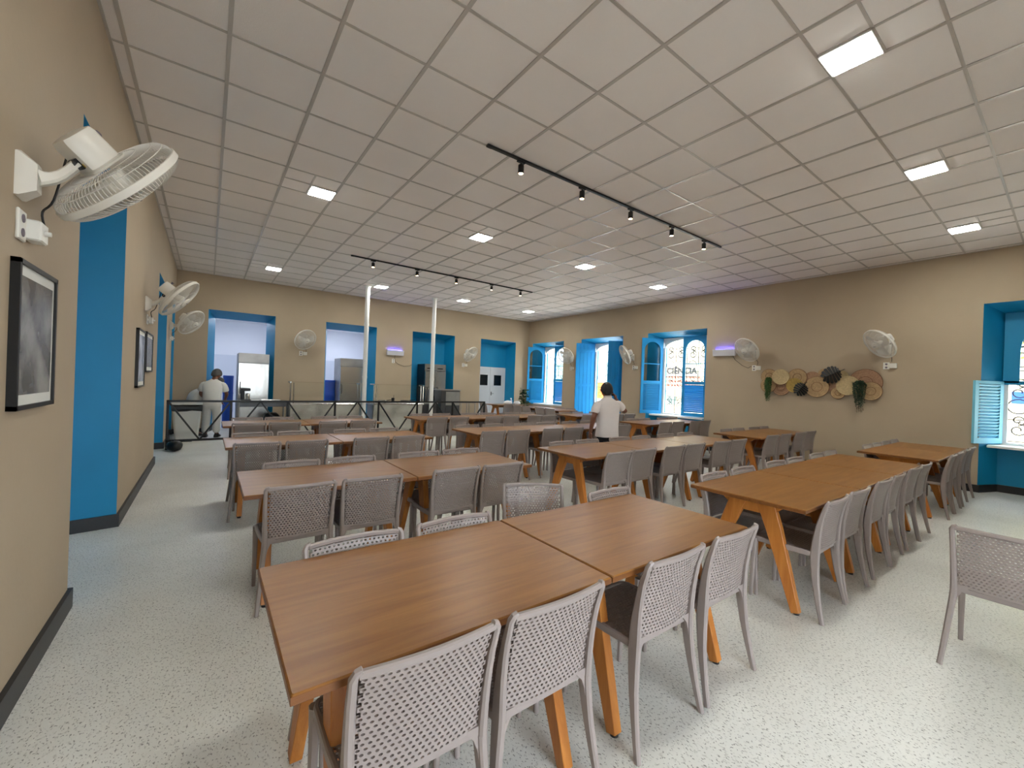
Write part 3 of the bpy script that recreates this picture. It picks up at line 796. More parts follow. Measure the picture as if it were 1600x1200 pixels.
# ------------------------------------------------------------------ wall fans
def make_fan_head():
    """local: +z is the direction the fan blows, origin at cage centre"""
    e = bpy.data.objects.new('fan_head', None); R = .29
    # rear grille
    def prof_f(r): return .01 + .062 * (1 - (min(r, R) / R) ** 4.5) ** .6
    def prof_r(r): return -.01 - .066 * (1 - (min(r, R) / R) ** 7) ** .55
    RS = (.075, .13, .18, .22, .25, .27, .281, .287, .29)
    front = MB(); nW = 96
    for k in range(nW):
        a = 2 * PI * k / nW
        front.tube([(r * math.cos(a + .5 * (r / R)), r * math.sin(a + .5 * (r / R)), prof_f(r)) for r in (.055,) + RS[1:]], .0016, 'fan_wire', n=3)
    front.torus(R, .004, 'fan_wire', (0, 0, .014), n=48, k=5); front.torus(R * .6, .002, 'fan_wire', (0, 0, prof_f(R * .6)), n=40, k=4)
    rear = MB()
    for k in range(nW):
        a = 2 * PI * k / nW
        rear.tube([(r * math.cos(a), r * math.sin(a), prof_r(r)) for r in RS], .0016, 'fan_wire', n=3)
    for q in (.55, .8, .93): rear.torus(R * q, .002, 'fan_wire', (0, 0, prof_r(R * q)), n=40, k=4)
    rear.lathe([(.08, -.080), (.08, -.072), (.02, -.072)], 'fan_plastic', n=24)
    band = MB(); band.lathe([(R + .003, -.016), (R + .008, -.014), (R + .008, .014), (R + .003, .016), (R - .002, .014), (R - .002, -.014), (R + .003, -.016)], 'fan_plastic', n=64, caps=False)
    cap = MB(); cap.lathe([(.068, .070), (.070, .084), (.060, .094), (.03, .099), (.001, .1)], 'fan_plastic', n=28)
    cap.box((-.028, -.004, .098), (.028, .004, .102), 'label_ink')
    hub = MB(); hub.lathe([(.045, -.05), (.05, -.045), (.05, .03), (.035, .045), (.001, .05)], 'fan_plastic', n=20)
    blades = []
    for k in range(3):
        a0 = 2 * PI * k / 3; vs = []; fs = []
        for j in range(7):
            r = .045 + .2 * j / 6; wd = .5 + .35 * math.sin(PI * (j + 1) / 8)
            for i in range(5):
                f = i / 4 - .5; a = a0 + f * wd + .3 * j / 6; vs.append((r * math.cos(a), r * math.sin(a), -.035 * f * 2 * (1 - .3 * j / 6)))
        n0 = len(vs); vs += [(x, y, z + .004) for x, y, z in vs]
        for j in range(6):
            for i in range(4):
                q = j * 5 + i; fs.append((q, q + 1, q + 6, q + 5)); fs.append((n0 + q, n0 + q + 5, n0 + q + 6, n0 + q + 1))
        bl = MB(); bl.add(vs, fs, 'fan_blade', True); blades.append(bl)
    motor = MB(); s = .068
    L = []
    for z, k in ((-.075, 1.15), (-.085, 1.2), (-.092, 1.0), (-.20, .98), (-.222, .9), (-.228, .6)):
        L.append([(s * k * cx, s * k * cy * 1.15, z) for cx, cy in ((-.7, -1), (.7, -1), (1, -.7), (1, .7), (.7, 1), (-.7, 1), (-1, .7), (-1, -.7))])
    motor.rings(L, 'fan_plastic', smooth=False)
    motor.lathe([(.01, 0), (.01, .02), (.016, .02), (.016, .03), (.004, .032)], 'label_ink', n=10, c=(0, s * 1.1, -.18), axis=(0, 1, 0))
    lab = MB(); lab.box((-.03, -s * 1.15 - .001, -.125), (.02, -s * 1.15 - .0002, -.11), 'label_yellow'); lab.box((s + .0002, -.02, -.125), (s + .001, .03, -.11), 'label_yellow')
    for k in range(5): lab.box((s + .0002, -.045, -.14 - k * .012), (s + .001, .04 - .012 * (k % 3), -.136 - k * .012), 'label_ink')
    return front, rear, band, cap, hub, blades, motor, lab
FH = make_fan_head()
FM = [m_.mesh(n) for m_, n in zip(FH[:5], ('front_grille', 'rear_grille', 'cage_band', 'centre_cap', 'hub'))]
FB = [m_.mesh('blade') for m_ in FH[5]]; FMO = FH[6].mesh('motor_housing'); FLB = FH[7].mesh('rating_label')
def fan(mount, wn, ctr, n, label, cord_to=None):
    """mount: wall point, wn: outward wall normal, ctr: cage centre, n: facing"""
    mount, wn, ctr, n = Vector(mount), Vector(wn), Vector(ctr), Vector(n).normalized()
    t = thing('wall_fan', label, 'fan', mount, group='white wall fans')
    zc = n; up = Vector((0, 0, 1)); xc = up.cross(zc).normalized(); yc = zc.cross(xc)
    M = Matrix((xc, yc, zc)).transposed().to_4x4(); M.translation = ctr - mount
    def add(me, nm, par=t):
        o = bpy.data.objects.new(nm, me); COL.objects.link(o); o.parent = par
        if par is t: o.matrix_local = M
        return o
    for me, nm in zip(FM[:4], ('front_grille', 'rear_grille', 'cage_band', 'centre_cap')): add(me, nm)
    hb = add(FM[4], 'hub')
    for bm in FB: add(bm, 'blade', hb)
    mo = add(FMO, 'motor_housing'); add(FLB, 'rating_label', mo)
    # bracket: wall plate + curved arm to the motor
    j = ctr - n * .13 - yc * .085 - mount
    b = MB(); side = up.cross(wn).normalized()
    def P(a, s_, z): return tuple(wn * a + side * s_ + up * z)
    L = []
    for a, hw, hz in ((.0, .05, .10), (.012, .05, .10), (.03, .042, .085), (.06, .032, .06)):
        L.append([P(a, -hw, -hz * .9), P(a, hw, -hz * .9), P(a, hw, hz * .9), P(a, hw * .6, hz), P(a, -hw * .6, hz), P(a, -hw, hz * .9)])
    b.rings(L, 'fan_plastic')
    a0 = Vector(wn * .05 + up * .01); pts = [a0 + (j - a0) * f + up * (-.03 * math.sin(PI * f)) for f in (0, .2, .4, .6, .8, 1)]
    b.bar([tuple(p) for p in pts], [.055, .05, .045, .042, .042, .045], [.075, .055, .045, .04, .036, .036], 'fan_plastic', side=tuple(side), ch=.4)
    b.build('wall_bracket', t)
    b = MB(); b.lathe([(.024, -.022), (.024, .022)], 'black_metal', n=14, c=tuple(j), axis=tuple(xc)); b.build('tilt_joint', t)
    # cord from motor down to the socket
    if cord_to:
        q = Vector(cord_to) - mount; m0 = ctr - n * .215 - mount
        cp = [m0, m0 + (q - m0) * .2 + side * .03 + Vector((0, 0, -.02)), m0 * .35 + q * .65 + wn * .03, q + wn * .04 + up * .10, q + wn * .05 + up * .03]
        ps = []
        for k in range(len(cp) - 1):
            p0 = cp[max(k - 1, 0)]; p1 = cp[k]; p2 = cp[k + 1]; p3 = cp[min(k + 2, len(cp) - 1)]
            for s_ in range(5):
                u = s_ / 5; ps.append(tuple(.5 * ((2 * p1) + (p2 - p0) * u + (2 * p0 - 5 * p1 + 4 * p2 - p3) * u * u + (3 * p1 - p0 - 3 * p2 + p3) * u ** 3)))
        ps.append(tuple(cp[-1])); MB().tube(ps, .0045, 'black_cable', n=6).build('power_cord', t)
    return t
def socket(p, wn, label, plug=True, sgn=1):
    p, wn = Vector(p), Vector(wn); t = thing('wall_socket', label, 'socket', p, math.atan2(wn.y, wn.x) - PI / 2 + PI, group='white wall sockets')
    # local: -y out of the wall... x along the wall
    MB().bbox((-.045, -.012, -.065), (.045, 0, .065), 'socket_white', .004).build('plate', t)
    for z in (-.03, .03): MB().lathe([(.018, 0), (.018, .003)], 'label_ink', n=14, c=(0, -.012, z), axis=(0, -1, 0)).build('outlet', t)
    if plug:
        b = MB(); b.bbox((sgn * .05 if sgn > 0 else -.15, -.055, -.045), (.15 if sgn > 0 else -.05, 0, .045), 'socket_white', .006); b.build('control_box', t)
        b = MB(); b.lathe([(.012, 0), (.01, .02)], 'socket_white', n=12, c=(sgn * .1, -.055, 0), axis=(0, -1, 0)); b.build('speed_knob', t)
    return t
fan((0, 2.66, 2.30), (1, 0, 0), (.288, 2.81, 2.42), (.68, .44, -.585), 'large white wall fan at upper left, nearest the camera', (0, 2.80, 2.10))
socket((0, 2.68, 2.10), (1, 0, 0), 'white socket and fan control below the nearest left wall fan', True, 1)
fan((0, 7.08, 2.35), (1, 0, 0), (.34, 7.0, 2.46), (.77, -.09, -.63), 'white wall fan above the pair of framed pictures on left wall', (0, 7.25, 2.17))
socket((0, 7.25, 2.17), (1, 0, 0), 'white socket below the second left wall fan', True, 1)
fan((0, 11.2, 2.45), (1, 0, 0), (.36, 11.05, 2.54), (.7, -.42, -.57), 'white wall fan farthest along the left wall, near the corner', (0, 11.25, 2.2))
socket((0, 11.28, 2.2), (1, 0, 0), 'white socket below the farthest left wall fan', True, 1)
fan((2.80, D, 2.42), (0, -1, 0), (2.78, 12.45, 2.49), (.35, -.8, -.48), 'white wall fan between the two kitchen doorways', (2.86, D, 2.14))
socket((2.74, D, 2.13), (0, -1, 0), 'white socket between the two kitchen doorways, under the fan', True, 1)
fan((7.96, D, 2.40), (0, -1, 0), (7.98, 12.45, 2.46), (.34, -.75, -.56), 'white wall fan left of the white double door', (8.02, D, 2.10))
socket((7.9, D, 2.09), (0, -1, 0), 'white socket left of the white double door, under the fan', True, 1)
fan((W, 10.42, 2.42), (-1, 0, 0), (10.47, 10.35, 2.51), (-.86, -.22, -.47), 'white wall fan on right wall between the two farthest windows', (W, 10.42, 2.12))
socket((W, 10.46, 2.10), (-1, 0, 0), 'white socket on right wall between the two farthest windows', True, 1)
fan((W, 7.86, 2.40), (-1, 0, 0), (10.47, 7.86, 2.46), (-.75, .5, -.45), 'white wall fan right of the plank-shuttered window', (W, 7.78, 2.12))
socket((W, 7.82, 2.10), (-1, 0, 0), 'white socket right of the plank-shuttered window', True, 1)
fan((W, 4.42, 2.38), (-1, 0, 0), (10.47, 4.46, 2.45), (-.79, .27, -.54), 'white wall fan beside the violet insect trap on right wall', (W, 4.36, 2.10))
socket((W, 4.45, 2.06), (-1, 0, 0), 'white socket above the left end of the basket display', True, 1)
fan((W, 2.12, 2.38), (-1, 0, 0), (10.47, 2.16, 2.46), (-.62, .53, -.58), 'white wall fan above the right end of the basket display', (W, 2.05, 2.12))
socket((W, 2.13, 2.08), (-1, 0, 0), 'white socket above the right end of the basket display', True, 1)
sw = thing('wall_switch', 'small white switch on right wall beside the farthest window', 'switch', (W, 12.74, 2.05), PI / 2)
MB().bbox((-.035, -.0, -.06), (.035, .012, .06), 'socket_white', .004).build('plate', sw); MB().bbox((-.012, .012, -.025), (.012, .018, .025), 'socket_white', .002).build('rocker', sw)

# insect light traps
def trap(p, rz, label, cord):
    t = thing('insect_light_trap', label, 'insect trap', p, rz, group='violet insect light traps')
    b = MB(); b.prism([(-.02, 0), (-.02, .16), (-.10, .16), (-.075, 0)], -.27, .27, 'uv_case', axis='x'); b.build('case', t)
    MB().tube([(-.23, -.03, .160), (.23, -.03, .160)], .008, 'uv_light', n=8).build('violet_tube', t)
    MB().bbox((-.25, -.02, .0), (.25, 0, .17), 'uv_case', .003).build('back_plate', t)
    MB().tube(cord, .005, 'black_cable', n=6).build('power_cord', t)
    return t
trap((5.42, D, 2.26), 0, 'violet-glowing insect trap on back wall between doorway and niche', [(0, -.03, 0), (.0, -.02, -.1), (.02, -.02, -.2), (.12, -.015, -.27), (.3, -.01, -.33), (.5, -.01, -.31), (.58, -.01, -.26)])
socket((5.38, D, 2.08), (0, -1, 0), 'white socket under the insect trap on back wall', False)
trap((W, 5.13, 2.36), -PI / 2, 'violet-glowing insect trap on right wall beside a fan', [(.2, -.03, 0), (.25, -.02, -.1), (.42, -.015, -.24), (.55, -.015, -.3), (.62, -.02, -.26)])

# ------------------------------------------------------------------ framed pictures
def picture(y0, y1, z0, z1, pm, label, depth=.03):
    t = thing('framed_picture', label, 'picture', (0, (y0 + y1) / 2, (z0 + z1) / 2)); hy = (y1 - y0) / 2; hz = (z1 - z0) / 2
    b = MB(); f = .02
    b.box((0, -hy, -hz), (depth, -hy + f, hz), 'black_metal'); b.box((0, hy - f, -hz), (depth, hy, hz), 'black_metal')
    b.box((0, -hy, -hz), (depth, hy, -hz + f), 'black_metal'); b.box((0, -hy, hz - f), (depth, hy, hz), 'black_metal'); b.build('frame', t)
    MB().box((0.002, -hy + f, -hz + f), (.02, hy - f, hz - f), 'paper_white').build('mat_board', t)
    MB().box((.02, -hy + f + .03, -hz + f + .045), (.022, hy - f - .03, hz - f - .045), pm).build('photo_print', t)
picture(2.60, 3.13, 1.31, 1.95, 'photo_a', 'large black-framed grey photograph on the near left wall')
picture(6.30, 6.92, 1.30, 1.98, 'photo_b', 'black-framed pale photograph, left one of the pair on left wall')
picture(7.06, 7.80, 1.48, 2.0, 'photo_c', 'black-framed grey photograph, right one of the pair on left wall')
picture(1.75, 2.28, 1.31, 1.95, 'photo_c', 'black-framed photograph cut off at the left edge')

# ------------------------------------------------------------------ basket wall display
discs = [(4.12, 1.87, .16, 0, 'straw', 'rim', 'ring-patterned straw disc at upper left end of the wall display'), (3.87, 1.86, .17, 2, 'straw_light', '', 'pale woven disc second from upper left of the display'),
 (4.12, 1.67, .155, 1, 'straw', 'rim', 'dark-rimmed straw disc behind the left hanging plant'), (3.87, 1.64, .18, 0, 'straw_pink', 'rim', 'brown-rimmed straw disc low near the left plant'),
 (3.56, 1.85, .18, 1, 'straw', 'rim', 'straw disc with dark centre, upper row near the left'), (3.60, 1.68, .155, 2, 'straw_yellow', '', 'yellowish straw disc behind the lower black leaf'),
 (3.29, 1.82, .155, 0, 'straw_pink', '', 'plain tan woven disc in the middle of upper row'), (3.20, 1.66, .21, 1, 'straw', 'rim', 'wide brown-rimmed straw disc low in the middle'),
 (3.08, 1.92, .115, 0, 'straw', '', 'small straw disc left of the upper black leaf'), (2.96, 1.74, .17, 0, 'straw_pink', '', 'tan woven disc below the upper black leaf'),
 (2.80, 1.88, .115, 0, 'straw_light', '', 'small pale disc right of the upper black leaf'), (2.84, 1.55, .115, 1, 'straw', 'rim', 'small straw disc at the bottom right of middle'),
 (2.68, 1.70, .19, 2, 'straw_light', '', 'large pale woven disc left of the right plant'), (2.42, 1.76, .255, 1, 'straw_pink', 'rim', 'largest pinkish straw disc at the upper right end'),
 (2.33, 1.60, .17, 2, 'straw', 'rim', 'straw disc at the lower right end of the display')]
for y, z, r, lay, mt, rim, lab in discs:
    t = thing('woven_basket', lab, 'basket', (W - .012 - lay * .022, y, z), group='woven straw discs on the right wall')
    prof = [(r, -.004)]; b = MB(); n = 9
    fr = [(r, 0.0)]
    for k in range(n, 0, -1):
        rr = r * k / n; fr.append((rr, .006 + (.0035 if k % 2 else 0) + .010 * (rr / r) ** 3)); fr.append((rr - r * .4 / n, .004 + (.0035 if k % 2 else 0) + .010 * (rr / r) ** 3))
    fr.append((.003, .006))
    b.lathe(fr, mt, n=40, axis=(-1, 0, 0)); b.build('woven_disc', t)
    if rim: MB().torus(r, .007, 'straw_rim', (-.012, 0, 0), (-1, 0, 0), 40, 6).build('rim', t); MB().torus(r * .45, .004, 'straw_rim', (-.012, 0, 0), (-1, 0, 0), 28, 5).build('pattern_ring', t)
def monstera(p, size, rot, label):
    t = thing('monstera_leaf', label, 'leaf decoration', p, group='black monstera leaves on the right wall')
    b = MB(); c, s = math.cos(rot), math.sin(rot)
    def P(u, v, o=0): # u along midrib, v across
        h = -.02 - .05 * (1 - (abs(v) / size)) + .02 * u / size
        return (h + o, (u * c - v * s), (u * s + v * c))
    nf = 7
    for sg in (-1, 1):
        for k in range(nf):
            a0 = .18 + (PI - .45) * k / nf; a1 = a0 + (PI - .45) / nf * .86
            def R(a): return size * (1.12 - .42 * (a / PI) ** .7 + .12 * math.sin(a))
            cu = -.25 * size
            fl = []
            for q in range(5):
                a = a0 + (a1 - a0) * q / 4; rr = R(a) * (1 - .05 * abs(q - 2)); fl.append((cu + size * .3 + rr * math.cos(a), sg * rr * math.sin(a) * .9))
            um = size * .75 * (1 - 2 * (k + .5) / nf) 
            base = [(um - .10 * size, 0), (um + .10 * size, 0)]
            poly = [base[1]] + fl + [base[0]]
            vs = [P(u, v) for u, v in poly] + [P(u, v, -.003) for u, v in poly]; N = len(poly)
            fs = [tuple(range(N)), tuple(reversed(range(N, 2 * N)))] + [(i, (i + 1) % N, N + (i + 1) % N, N + i) for i in range(N)]
            b.add(vs, fs, 'leaf_black')
    b.build('blade', t)
    MB().tube([P(size * .85, 0), P(0, 0, -.004), P(-size * .75, 0), P(-size * 1.1, 0)], .006, 'leaf_black', n=6).build('midrib', t)
monstera((W - .07, 2.91, 1.92), .20, -.45, 'upper black monstera leaf over the straw discs')
monstera((W - .07, 3.45, 1.62), .16, -.9, 'lower black monstera leaf over the straw discs')
def hanging(p, ln, wd, mt, label, tip=None):
    t = thing('hanging_plant', label, 'plant', p, group='artificial trailing plants on the right wall')
    st = MB(); lf = MB(); rnd = random.Random(int(ln * 1000))
    for k in range(34):
        a = rnd.uniform(-1, 1); L_ = ln * rnd.uniform(.45, 1.0); y = a * wd; x0 = -rnd.uniform(.01, .07)
        pts = [(x0, y * .4, 0), (x0 - .03, y, -L_ * .15), (x0 - .03, y * .9, -L_ * .5), (x0 - .02, y * .5, -L_)]
        st.tube(pts, .002, mt, n=4)
        for q in range(int(34 * L_ / ln)):
            f = q / 34 * ln / L_; f = min(f, 1)
            seg = min(int(f * 3), 2); u = f * 3 - seg; p0 = Vector(pts[seg]); p1 = Vector(pts[seg + 1]); c = p0 + (p1 - p0) * u
            d = Vector((rnd.uniform(-.6, .2), rnd.uniform(-1, 1), rnd.uniform(-.8, .3))).normalized() * rnd.uniform(.018, .03); o = d.orthogonal().normalized() * .011
            mm = tip if (tip and f * L_ > .82 * ln) else mt
            lf.add([tuple(c), tuple(c + d * .5 + o), tuple(c + d), tuple(c + d * .5 - o)], [(0, 1, 2, 3)], mm)
    s_ = st.build('stems', t); f_ = lf.build('foliage', t); f_['kind'] = 'stuff'
hanging((W - .06, 4.09, 1.84), .56, .07, 'leaf_green', 'light green trailing plant at the left end of the baskets')
hanging((W - .06, 2.49, 1.79), .64, .10, 'leaf_dark', 'dark green trailing plant at the right end of the baskets', 'leaf_brown')

# ------------------------------------------------------------------ railing
ry = 10.25
rl = thing('metal_railing', 'low black truss railing in front of the buffet counters', 'railing', (0, ry, 0))
xs = [.07, 1.07, 2.1, 3.08, 4.1, 5.12, 6.16, 7.2]; zt, zb = .95, .19
MB().bbox((xs[0] - .02, -.02, zt - .04), (xs[-1] + .02, .02, zt), 'black_metal', .003).build('top_rail', rl)
MB().bbox((xs[0] - .02, -.02, zb - .04), (xs[-1] + .02, .02, zb), 'black_metal', .003).build('bottom_rail', rl)
for i, x in enumerate(xs): MB().bbox((x - .02, -.02, 0), (x + .02, .02, zt), 'black_metal', .003).build('post', rl)
for i in range(7):
    a, c = xs[i], xs[i + 1]; mx_ = (a + c) / 2
    for p, q in (((a, mx_) if i % 2 == 0 else (mx_, a)), ((c, mx_) if i % 2 == 0 else (mx_, c))):
        MB().bar([(p, 0, zt - .02), (q, 0, zb - .02)], .035, .03, 'black_metal', side=(0, 1, 0), smooth=False, ch=.1).build('brace', rl)

# black bundle on the floor
def blob(p, r, h, mt, name, label, cat, seed):
    rnd = random.Random(seed); b = MB(); L = []; n = 18
    for j in range(9):
        a = PI * j / 8; rr = max(.01, r * math.sin(a) ** .7) ; z = h / 2 - h / 2 * math.cos(a)
        L.append([(rr * math.cos(2 * PI * k / n) * (1 + .08 * rnd.uniform(-1, 1)), rr * math.sin(2 * PI * k / n) * (1 + .08 * rnd.uniform(-1, 1)), z + .01 * rnd.uniform(0, 1) * (0 < j < 8)) for k in range(n)])
    b.rings(L, mt, smooth=True); o = b.build(name); o.location = p; return tag(o, label, cat)
blob((.2, 10.02, 0), .125, .19, 'bag_black', 'rubbish_bag', 'small knotted black rubbish bag on the floor at the railing end', 'bag', 3)

# waste bin behind the railing
bn = thing('waste_bin', 'white waste bin with black liner behind the railing', 'bin', (.33, 11.5, 0))
b = MB(); L = []
for z, hx, hy in ((.02, .19, .17), (.03, .2, .18), (.74, .25, .22), (.76, .262, .232)): L.append([(-hx + .03, -hy, z), (hx - .03, -hy, z), (hx, -hy + .03, z), (hx, hy - .03, z), (hx - .03, hy, z), (-hx + .03, hy, z), (-hx, hy - .03, z), (-hx, -hy + .03, z)])
b.rings(L, 'bin_plastic'); b.build('bin_body', bn)
b = MB(); rnd = random.Random(5); L = []
for z, e in ((.66, .012), (.70, .02), (.765, .018), (.785, .0)):
    hx, hy = .256 + e, .226 + e; ring = []
    for k in range(24):
        a = 2 * PI * k / 24; cx, cy = math.cos(a), math.sin(a); s_ = 1 / max(abs(cx), abs(cy)) * .97
        ring.append((hx * max(-1, min(1, cx * s_)), hy * max(-1, min(1, cy * s_)), z + rnd.uniform(-.012, .012)))
    L.append(ring)
b.rings(L, 'bag_black', smooth=True); b.build('liner', bn)
b = MB(); b.bbox((-.27, -.235, .79), (.27, .235, .86), 'bin_plastic', .015); b.build('lid', bn)
MB().bbox((-.1, -.215, .0), (.1, -.16, .03), 'black_trim', .004).build('pedal', bn)

# ------------------------------------------------------------------ steel kitchen equipment
def fridge(p, wx, dy, h, label, doors, side='steel_brushed'):
    t = thing('refrigerator', label, 'refrigerator', p)
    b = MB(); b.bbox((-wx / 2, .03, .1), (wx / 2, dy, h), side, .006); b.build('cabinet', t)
    hd = .24 if doors == 1 else .22
    MB().bbox((-wx / 2, -.0, h - hd), (wx / 2, .03, h), 'steel_brushed' if doors == 1 else 'steel', .004).build('header_panel', t)
    n = doors
    for k in range(n):
        x0 = -wx / 2 + k * wx / n + .004; x1 = x0 + wx / n - .008
        d_ = MB().bbox((x0, -.03, .14), (x1, .03, h - hd - .012), 'steel', .008).build('door', t)
        hx = x1 - .05 if k == 0 and n == 2 else x0 + .05
        if n == 2: MB().box((x0 + .08, -.034, h - hd + .06), (x1 - .12, .0, h - hd + .09), 'phone_black').build('vent_slot', t)
        b = MB(); b.bar([(hx, -.03, 1.0), (hx, -.065, 1.02), (hx, -.065, 1.28), (hx, -.03, 1.3)], .02, .012, 'steel_dark', side=(1, 0, 0)); b.build('handle', d_)
    for sx in (-1, 1):
        for yy in (.08, dy - .05): MB().lathe([(.02, 0), (.02, .1)], 'steel_dark', n=10, c=(sx * (wx / 2 - .05), yy, 0)).build('leg', t)
    return t
fridge((1.62, 12.55, 0), .68, .75, 2.03, 'tall single-door steel refrigerator in the first kitchen doorway', 1)
fridge((4.35, 13.55, 0), .76, .75, 2.10, 'tall steel refrigerator inside the second kitchen doorway', 1)
fridge((6.80, 12.72, 0), .76, .62, 2.05, 'double-door steel refrigerator in the blue niche', 2, 'dark_side')
cb = thing('steel_cabinet', 'waist-high grey steel cabinet beside the double-door refrigerator', 'cabinet', (7.05, 12.05, 0))
MB().bbox((-.34, 0, .08), (.34, .5, 1.2), 'steel_dark', .006).build('cabinet_body', cb)
MB().bbox((-.36, -.02, 1.2), (.36, .52, 1.235), 'steel_brushed', .004).build('top_plate', cb)
MB().bbox((-.18, -.014, .72), (.32, 0, 1.16), 'steel_brushed', .004).build('upper_door', cb); MB().bbox((-.18, -.014, .12), (.32, 0, .68), 'steel_dark', .004).build('lower_door', cb)
for sx in (-1, 1):
    for yy in (.05, .45): MB().lathe([(.02, 0), (.02, .09)], 'steel_dark', n=10, c=(sx * .3, yy, 0)).build('leg', cb)
st = thing('steel_stand', 'low open steel frame stand left of the white double door', 'stand', (7.75, 12.2, 0))
b = MB()
for x in (-.32, .0, .32):
    for y in (0, .4): b.tube([(x, y, 0), (x, y, .80)], .014, 'steel_brushed')
b.build('upright', st)
b = MB()
for z in (.2, .8):
    for y in (0, .4): b.tube([(-.32, y, z), (.32, y, z)], .014, 'steel_brushed')
    for x in (-.32, .32): b.tube([(x, 0, z), (x, .4, z)], .014, 'steel_brushed')
b.build('frame_rail', st)
# prep table left
pt = thing('steel_work_table', 'steel work table in front of the first refrigerator', 'table', (1.75, 11.35, 0))
MB().bbox((-.52, 0, .84), (.52, .6, .88), 'steel', .006).build('tabletop', pt)
MB().bbox((-.48, .03, .74), (.48, .57, .84), 'steel_dark', .004).build('apron', pt)
MB().bbox((-.48, .05, .22), (.48, .55, .25), 'steel_dark', .003).build('lower_shelf', pt)
for sx in (-1, 1):
    for yy in (.04, .56): MB().lathe([(.02, 0), (.02, .84)], 'steel_brushed', n=12, c=(sx * .49, yy, 0)).build('leg', pt)
cm = thing('coffee_urn', 'small black and steel dispenser standing on the steel work table', 'dispenser', (1.40, 11.55, .88))
MB().bbox((-.10, -.09, 0), (.10, .12, .03), 'black_metal', .008).build('base', cm); MB().bbox((-.10, .03, .03), (-.02, .12, .26), 'black_metal', .01).build('body', cm)
MB().bbox((-.10, -.08, .22), (.09, .12, .29), 'black_metal', .015).build('head', cm); MB().lathe([(.045, .03), (.05, .08), (.045, .15), (.03, .17)], 'steel', n=16, c=(.04, -.01, 0)).build('jug', cm)
dpot = blob((1.95, 11.62, .25), .19, .34, 'steel_dark', 'cooking_pot', 'dark round pot on the lower shelf of the steel work table', 'pot', 9)
tray = thing('food_tray', 'shallow steel tray of food on the steel work table', 'tray', (1.9, 11.6, .88))
MB().bbox((-.2, -.14, 0), (.2, .14, .03), 'steel', .006).build('pan', tray)
def buffet(x0, x1, y, label, glabel):
    wd = x1 - x0
    t = thing('buffet_counter', label, 'counter', ((x0 + x1) / 2, y, 0), group='steel buffet counters'); h = wd / 2
    b = MB(); b.bbox((-h + .03, .12, .12), (h - .03, .62, .80), 'steel_brushed', .01); b.build('body', t)
    # faceted front panel
    b = MB(); b.add([(-h + .03, .0, .8), (h - .03, .0, .8), (h - .03, .11, .12), (-h + .03, .11, .12), (-.1, .06, .45)], [(0, 4, 1), (1, 4, 2), (2, 4, 3), (3, 4, 0)], 'steel'); b.build('front_panel', t)
    MB().bbox((-h, -.04, .80), (h, .68, .84), 'steel', .008).build('countertop', t)
    for k in range(4):
        cx = -h + (k + .5) * wd / 4; MB().bbox((cx - wd / 8 + .03, .14, .835), (cx + wd / 8 - .03, .56, .855), 'steel_brushed', .005).build('food_pan', t)
    for sx in (-1, 1):
        for yy in (.15, .58): MB().lathe([(.03, 0), (.03, .12)], 'steel_dark', n=10, c=(sx * (h - .12), yy, 0)).build('caster', t)
    g = []
    for sx in (-1, 1):
        b = MB(); b.tube([(sx * (h - .02), .02, .84), (sx * (h - .02), .02, 1.34)], .016, 'steel'); b.tube([(sx * (h - .09), .02, .84), (sx * (h - .09), .02, 1.34)], .013, 'steel')
        b.tube([(sx * (h - .02), -.03, 1.345), (sx * (h - .02), .30, 1.345)], .02, 'steel'); b.build('guard_post', t)
    MB().box((-h + .02, -.04, 1.348), (h - .02, .32, 1.356), 'guard_glass').build('guard_shelf', t)
    MB().box((-h + .02, .015, 1.0), (h - .02, .021, 1.345), 'guard_glass').build('guard_pane', t)
    return t
buffet(2.24, 3.90, 11.05, 'steel buffet counter with glass guard, left one behind the railing', '')
buffet(4.22, 5.66, 11.05, 'steel buffet counter with glass guard, right one behind the railing', '')
for k, (x, lab) in enumerate(((4.55, 'black-handled ladle pan on the right buffet counter, leftmost item'), (4.85, 'upright black utensil holder on the right buffet counter'), (5.2, 'low dark dish at the right end of the right buffet counter'))):
    t = thing('serving_pan' if k != 1 else 'utensil_holder', lab, 'pan' if k != 1 else 'holder', (x, 11.3, .857))
    if k == 1: MB().lathe([(.04, 0), (.045, .12), (.04, .125), (.035, .02)], 'black_metal', n=16).build('cup', t); MB().tube([(0, 0, .03), (.03, .02, .2)], .006, 'black_metal').build('spoon', t)
    else:
        MB().lathe([(.10, 0), (.13, .05), (.135, .055), (.12, .05), (.09, .012)], 'steel_dark' if k else 'steel', n=24).build('bowl', t); MB().tube([(.12, 0, .05), (.28, -.02, .075)], .01, 'black_metal').build('handle', t)
wr = thing('wire_rack', 'arched dark wire rack on the small steel side table', 'rack', (5.92, 11.72, .84))
for k in range(4):
    b = MB(); x = -.13 + k * .085; pts = [(x, 0, 0)] + [(x + .03 * math.cos(PI * q / 8 + 0) * 0 + (.06 * (1 - math.cos(PI * q / 8))), 0, .36 + .1 * math.sin(PI * q / 8)) for q in range(9)] + [(x + .12, 0, 0)]
    b.tube(pts, .009, 'black_metal', n=6).build('wire_arch', wr)
sd = thing('steel_side_table', 'small steel side table right of the buffet counters', 'table', (6.0, 11.55, 0))
MB().bbox((-.27, -.1, .80), (.3, .35, .84), 'steel_brushed', .005).build('tabletop', sd)
MB().bbox((-.24, -.07, .2), (.27, .32, .8), 'steel_dark', .005).build('cupboard', sd)
for sx in (-.22, .25):
    for yy in (-.05, .3): MB().lathe([(.018, 0), (.018, .2)], 'steel_dark', n=10, c=(sx, yy, 0)).build('leg', sd)
